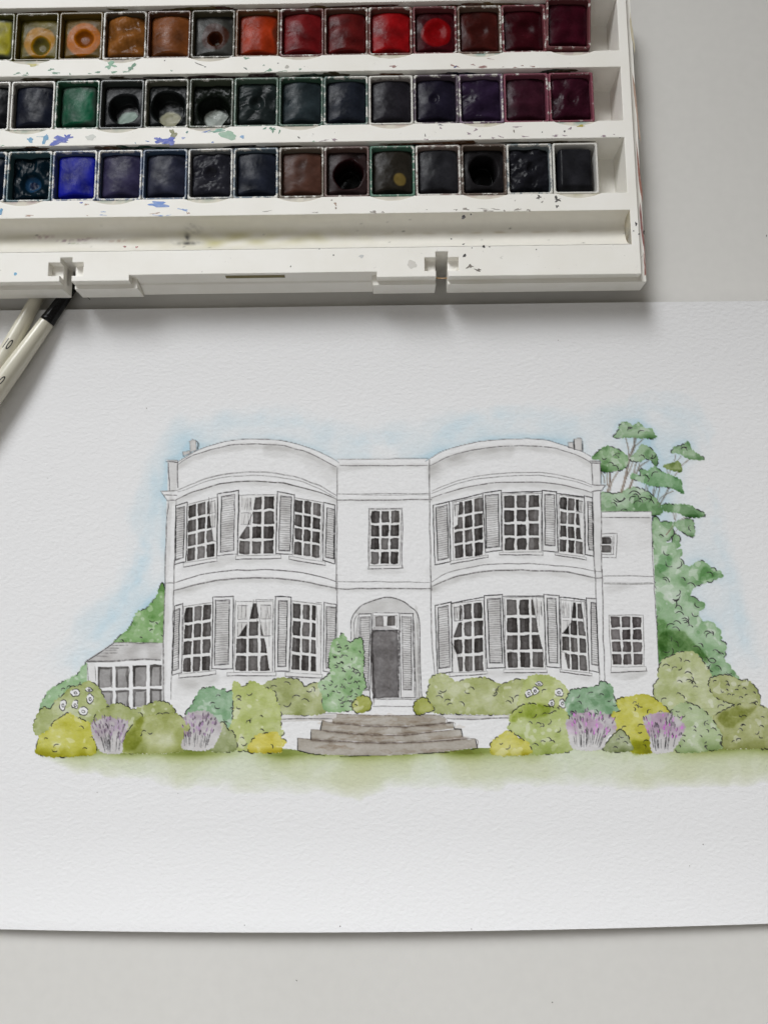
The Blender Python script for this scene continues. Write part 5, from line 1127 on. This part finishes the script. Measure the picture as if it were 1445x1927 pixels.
D = dict
PANS = {
 0: [(D(col=(186, 178, 44), crust=(96, 100, 84)), (120, 118, 60), .62, 'pan of bright lemon yellow cut by the left edge, top row'),
     (D(col=(122, 112, 50), dome=.4, rings=((0.2, -0.6, 0, 5.6, (206, 156, 8)), (0.9, -2.0, 0, 3.2, (132, 122, 66))), pits=((0.8, -2.0, 3.6, 3.6, 1.6, None),)), (120, 108, 50), .58, 'pan with a yellow ochre ring round a grey worn centre'),
     (D(col=(122, 100, 48), dome=.6, rings=((0.2, 0.2, 0, 6.2, (212, 134, 6)), (0.4, 0.4, 0, 3.1, (160, 96, 10))), pits=((0.4, 0.3, 3.6, 3.8, 1.0, None),)), (132, 108, 44), .56, 'pan of orange ochre with a dented centre'),
     (D(col=(150, 104, 56), lumps=.4), (120, 104, 80), .70, 'pan of wrinkled golden brown between orange ochre and plain brown'),
     (D(col=(142, 92, 54), dome=1.5), (120, 80, 56), .60, 'pan of plain mid brown with a smooth domed top'),
     (D(col=(84, 84, 80), dome=.6, rings=((0.4, 0.3, 0, 5.0, (92, 54, 36)),), pits=((0.5, -0.6, 2.6, 2.6, 2.6, (0.1, -0.8, .5, .45)),), bottom=(120, 116, 104)), (110, 104, 80), .62, 'dark pan with a brown disc and a small grey hole, top row'),
     (D(col=(176, 72, 36), crust=(120, 60, 40), dome=1.3), (150, 110, 74), .60, 'pan of orange red beside the dark pan with a brown disc'),
     (D(col=(132, 40, 44), dome=1.6), (140, 80, 74), .64, 'pan of dull crimson with a dark shadow at its right side'),
     (D(col=(112, 40, 40), dome=1.5), (140, 96, 80), .64, 'pan of dark brick red left of the pure red pan'),
     (D(col=(160, 30, 36), dome=1.3), (150, 90, 80), .64, 'pan of pure red with an even domed top'),
     (D(col=(84, 28, 36), dome=.8, rings=((0.6, 0.2, 0, 5.4, (166, 22, 32)),), pits=((0.6, 0.2, 4.2, 4.2, 0.8, None),)), (150, 76, 80), .62, 'pan with a bright scarlet disc in a dark rim'),
     (D(col=(88, 42, 38), dome=1.1, pits=((0, 0, 3.6, 3.6, .7, None),)), (150, 120, 104), .68, 'pan of dark reddish brown right of the scarlet disc'),
     (D(col=(76, 26, 36), dome=1.0, pits=((0.3, 0.6, 4.0, 4.0, .9, None),)), (160, 84, 92), .62, 'pan of deep maroon with a shallow round dent'),
     (D(col=(80, 28, 44), dome=.9, lumps=.10), (150, 84, 88), .60, 'tilted pan of plum maroon sticking up at the right end of the top row')],
 1: [(D(col=(40, 42, 46)), (170, 168, 164), .85, 'black pan cut by the left edge, middle row'),
     (D(col=(44, 48, 62), dome=1.4), (170, 168, 164), .82, 'pan of dark indigo with clean whitish rim left of the green pan'),
     (D(col=(36, 112, 84), dome=1.2, crust=(66, 84, 74), rx=6.3), (70, 130, 100), .66, 'pan of bright viridian green'),
     (D(col=(48, 50, 52), dome=.2, lumps=.1, pits=((0.4, -0.4, 5.3, 5.4, 3.8, (0.7, -2.0, .95, .8)),), bottom=(176, 194, 184)), (84, 92, 88), .50, 'black pan worn to a round hole, first right of the green pan'),
     (D(col=(44, 48, 48), dome=.2, lumps=.2, pits=((0, -0.4, 5.9, 6.4, 3.8, (0.2, -2.6, .95, .7)),), bottom=(190, 188, 164)), (140, 142, 124), .66, 'black pan with a wide hole and a cream patch, between two other holed pans'),
     (D(col=(40, 46, 40), dome=-.5, lumps=.4, pits=((0.2, -1.6, 5.6, 5.8, 3.6, (0.2, -1.2, 1.0, .85)),), bottom=(200, 206, 200)), (110, 120, 100), .62, 'nearly empty black pan with the largest white patch'),
     (D(col=(52, 60, 60), dome=1.0, lumps=.3, pits=((0, 0.6, 2.8, 2.8, 1.8, None),)), (120, 150, 130), .64, 'black green pan with a glossy crater in its middle'),
     (D(col=(62, 72, 76), dome=1.6), (90, 130, 108), .60, 'pan of slate teal right of the crater pan'),
     (D(col=(52, 56, 66), dome=1.5), (120, 150, 140), .66, 'pan of blue black with pale green rim, middle row'),
     (D(col=(58, 56, 62), dome=1.4), (200, 190, 186), .84, 'charcoal pan in a clean whitish rim, middle row'),
     (D(col=(50, 46, 62), dome=1.4, pits=((-0.6, 0.8, 1.6, 2.0, .7, None),)), (120, 104, 120), .64, 'pan of very dark violet right of the clean rimmed charcoal pan'),
     (D(col=(62, 48, 72), dome=1.3, lumps=.3), (160, 132, 160), .70, 'pan of dusky purple'),
     (D(col=(78, 42, 56), dome=1.3), (172, 96, 116), .60, 'pan of dark magenta second from the right, middle row'),
     (D(col=(74, 34, 50), dome=1.3, lumps=.35, pits=((0.5, 0.8, 2.2, 2.6, .7, None),)), (172, 92, 110), .58, 'pan of wine red at the right end of the middle row')],
 2: [(D(col=(30, 44, 60)), (110, 140, 170), .70, 'dark blue pan just showing at the left edge, bottom row'),
     (D(col=(20, 44, 56), dome=-.6, lumps=.5, rings=((-0.2, -1.2, 1.3, 2.8, (56, 96, 130)), (-0.2, -1.2, 0, 1.3, (24, 44, 84))), pits=((-.2, -1.2, 4.2, 4.2, 1.4, None),)), (100, 140, 150), .66, 'black teal pan with a small blue ring left of the ultramarine pan'),
     (D(col=(34, 44, 160), dome=1.1, rx=6.6), (110, 130, 176), .70, 'pan of vivid ultramarine blue'),
     (D(col=(74, 70, 98), dome=1.3), (120, 140, 180), .72, 'pan of dull blue violet right of the ultramarine pan'),
     (D(col=(64, 66, 82), dome=1.4), (90, 116, 150), .62, 'pan of slate blue with olive stained left rim'),
     (D(col=(60, 60, 68), dome=1.0, lumps=.4, pits=((0, .8, 3.0, 2.8, 1.2, None),)), (160, 164, 168), .72, 'dark grey pan with a wide dent, bottom row'),
     (D(col=(52, 56, 68), dome=1.5), (130, 150, 166), .68, 'pan of navy black left of the brown pan'),
     (D(col=(104, 76, 66), dome=.9), (150, 136, 120), .66, 'pan of umber brown, bottom row'),
     (D(col=(72, 58, 58), dome=.6, lumps=.1, rings=((0.5, 0, 0, 5.6, (60, 34, 36)), (0.6, -.2, 0, 4.6, (20, 12, 14))), pits=((0.6, -.2, 4.9, 5.1, 5.5, None),)), (140, 112, 104), .60, 'dark pan with a large black hole right of the umber pan'),
     (D(col=(62, 58, 52), dome=1.5, rings=((2.6, -2.6, 0, 2.2, (150, 132, 82)),)), (110, 160, 136), .62, 'dark olive pan with a round gold spot'),
     (D(col=(62, 62, 66), dome=1.6), (190, 168, 160), .70, 'domed black pan right of the gold spotted pan'),
     (D(col=(52, 50, 52), dome=.7, lumps=.08, rings=((0.2, .5, 0, 4.7, (14, 13, 14)),), pits=((0.2, .5, 5.0, 5.4, 6.5, None),)), (130, 112, 100), .62, 'black pan with a clean round hole, bottom row'),
     (D(col=(48, 48, 54), dome=1.2, lumps=.55, pits=((0.6, 1.0, 1.7, 2.4, 1.1, None),)), (170, 182, 186), .74, 'rough lumpy black pan left of the unused black pan'),
     (D(col=(54, 54, 58), dome=1.6, level=-1.6, rx=5.9, ry=7.5, oy=-.3, fresh=True), (214, 212, 214), 1.4, 'unused square black block in a clean white pan')]}
OFF = [0.0, -0.09, 0.17]
for r in range(3):
    for k, (kw, rim_c, th, lb) in enumerate(PANS[r]):
        i = k - 1; u = i * 16.0 + 8.0 + OFF[r] + rng.uniform(-.06, .06); v = WELLS[r][1] + 0.2 + PLn / 2 + 0.05; rz = rng.uniform(-0.006, 0.006); z = ZF + 0.08
        cb, sb = math.cos(BA), math.sin(BA); rx_ = 0
        if (r, k) == (0, 13): v += 1.25; u -= 0.35; rz = -0.030; z += 1.5; rx_ = 0.05
        o = empty('paint_pan', ((BO[0] + u * cb - v * sb) * MM, (BO[1] + u * sb + v * cb) * MM, z * MM), BA + rz); o.rotation_euler = (rx_, 0, BA + rz)
        tag(o, lb, 'paint pan', 'paint pans in the box')
        c = link('pan_cup', CUPM, o); c.color = (*[q * 0.5 for q in rgb(*rim_c)], th - 0.05)
        link('paint_cake', cake(300 + r * 20 + k, **kw), o, PAINT)

# ------------------------------------------------------------------ brushes
def lathe(name, prof, mat, parent, n=28, cap=True):
    V = []; F = []
    for s, q in prof:
        for k in range(n): a = 2 * math.pi * k / n; V.append((s, q * math.cos(a), q * math.sin(a)))
    for i in range(len(prof) - 1):
        for k in range(n): F.append((i * n + k, i * n + (k + 1) % n, (i + 1) * n + (k + 1) % n, (i + 1) * n + k))
    bm = bmesh.new(); vs = [bm.verts.new(Vector(p) * MM) for p in V]
    for f in F: bm.faces.new([vs[i] for i in f]).smooth = True
    if cap: bm.faces.new(vs[:n]); bm.faces.new(vs[-n:])
    bmesh.ops.recalc_face_normals(bm, faces=bm.faces); me = bpy.data.meshes.new(name); bm.to_mesh(me); bm.free()
    return link(name, me, parent, mat)
STEEL = mat_flat('ferrule_metal', (0.55, 0.53, 0.5), 0.3, 0.5, .1); STEEL.node_tree.nodes['Principled BSDF'].inputs['Metallic'].default_value = 1
HAIR = mat_flat('brush_hair', (0.16, 0.09, 0.045), 0.6, 0.3, .35, 1500)
def brush(label, pa, za, pb, zb, tip, prof, digits=None, dpos=0, dsize=3.4, dshift=0.0):
    a = np.array([*[float(c[0]) for c in at(np.array([pa[0]]), np.array([pa[1]]), za)], za]); b = np.array([*[float(c[0]) for c in at(np.array([pb[0]]), np.array([pb[1]]), zb)], zb])
    d = Vector(b - a).normalized(); yv = Vector((0, 0, 1)).cross(d).normalized(); zv = d.cross(yv)
    o = empty('paintbrush'); M = Matrix((d, yv, zv)).transposed().to_4x4(); M.translation = Vector(a) * MM; o.matrix_world = M
    tag(o, label, 'paintbrush', 'paintbrushes under the box edge')
    S_ = [p[0] for p in prof]; R_ = [p[1] for p in prof]
    rad = lambda s: float(np.interp(s, S_, R_))
    if tip: lathe('handle_tip', [(0, .35), (.3, .9)] + [(s, rad(s)) for s in np.linspace(1, tip - .15, 8)] + [(tip, rad(tip) - .12)], BLACK, o); lathe('tip_band', [(tip - 1.7, rad(tip - 1.7) + .02), (tip - 1.6, rad(tip - 1.6) + .07), (tip - .15, rad(tip) + .07), (tip - .05, rad(tip) - .05)], BLACK, o, cap=False)
    s0 = tip if tip else 0.3
    lathe('handle', [(s0, rad(s0) - .1), (s0 + .25, rad(s0 + .25))] + [(s, rad(s)) for s in np.linspace(s0 + 1, 150, 40)], IVORY, o)
    lathe('ferrule', [(150, rad(150)), (150.5, rad(150) + .3), (158, 2.9), (172, 2.6)], STEEL, o)
    lathe('bristles', [(172, 2.55), (178, 3.2), (186, 2.4), (193, .9), (196, .1)], HAIR, o)
    if digits:
        cu = bpy.data.curves.new('digits', 'FONT'); cu.body = digits; cu.size = dsize; cu.align_x = 'CENTER'; cu.shear = 0.18; cu.offset = 0.03; cu.resolution_u = 3
        t = bpy.data.objects.new('digits', cu); COL.objects.link(t); bpy.context.view_layer.update()
        me = bpy.data.meshes.new_from_object(t.evaluated_get(bpy.context.evaluated_depsgraph_get())); bpy.data.objects.remove(t)
        bm = bmesh.new(); bm.from_mesh(me); bmesh.ops.triangulate(bm, faces=bm.faces); bmesh.ops.subdivide_edges(bm, edges=bm.edges, cuts=1)
        for vtx in bm.verts:
            x, y = vtx.co.x * 0.56 + dshift, vtx.co.y * 1.15; s = dpos - y; R = rad(s) + 0.03; an = x / R   # x across the handle, y towards its tip
            vtx.co = Vector((s, R * math.sin(an), R * math.cos(an))) * MM
        bm.to_mesh(me); bm.free(); me.materials.clear(); me.materials.append(INKM); me.name = 'number_print'
        link('number_print', me, o)
    return o
brush('ivory paintbrush with a black handle tip, nearer the paper centre', (147, 524), 5.2, (-20, 755), 6.6, 19.4, [(0, 1.7), (8, 2.1), (20, 2.55), (40, 3.25), (70, 3.7), (110, 3.4), (150, 2.7)], '0', 47.8, 5.0, 0.9)
brush('ivory paintbrush marked 10 at the left edge of the photograph', (96, 514), 5.0, (-30, 739), 6.4, 0, [(0, 2.1), (8, 2.2), (25, 2.6), (45, 3.1), (70, 3.6), (110, 3.4), (150, 2.7)], '10', 32.4, 5.0, 0.2)
# ------------------------------------------------------------------ crumbs
def crumb(px, py, L, an, z, parent, label=None):
    x, y = at(np.array([px]), np.array([py]), z); V = []
    for s in (-.5, 0, .5):
        for k in range(5): a = 2 * math.pi * k / 5; V.append((s * L, .10 * math.cos(a) + (0.12 * L if s == 0 else 0), .10 * math.sin(a)))
    F = [(i * 5 + k, i * 5 + (k + 1) % 5, i * 5 + 5 + (k + 1) % 5, i * 5 + 5 + k) for i in range(2) for k in range(5)]
    o = link('lint', mesh_np('lint', np.array(V) * MM, F), parent, INKM); o.location = (x[0] * MM, y[0] * MM, (z + .10) * MM); o.rotation_euler = (0, 0, math.radians(an))
    if label: tag(o, label, 'lint', 'specks of lint')
crumb(165, 561, 2.2, -30, 0, None, 'short dark hair on the table beside the black brush tip')
crumb(558, 1846, 0.5, -40, 0, None, 'tiny dark speck on the table below the paper, left')
crumb(1039, 1887, 0.4, 10, 0, None, 'tiny dark speck on the table below the paper, right of centre')
crumb(1442, 443, 0.6, 70, 0, None, 'tiny dark speck on the table at the right edge')
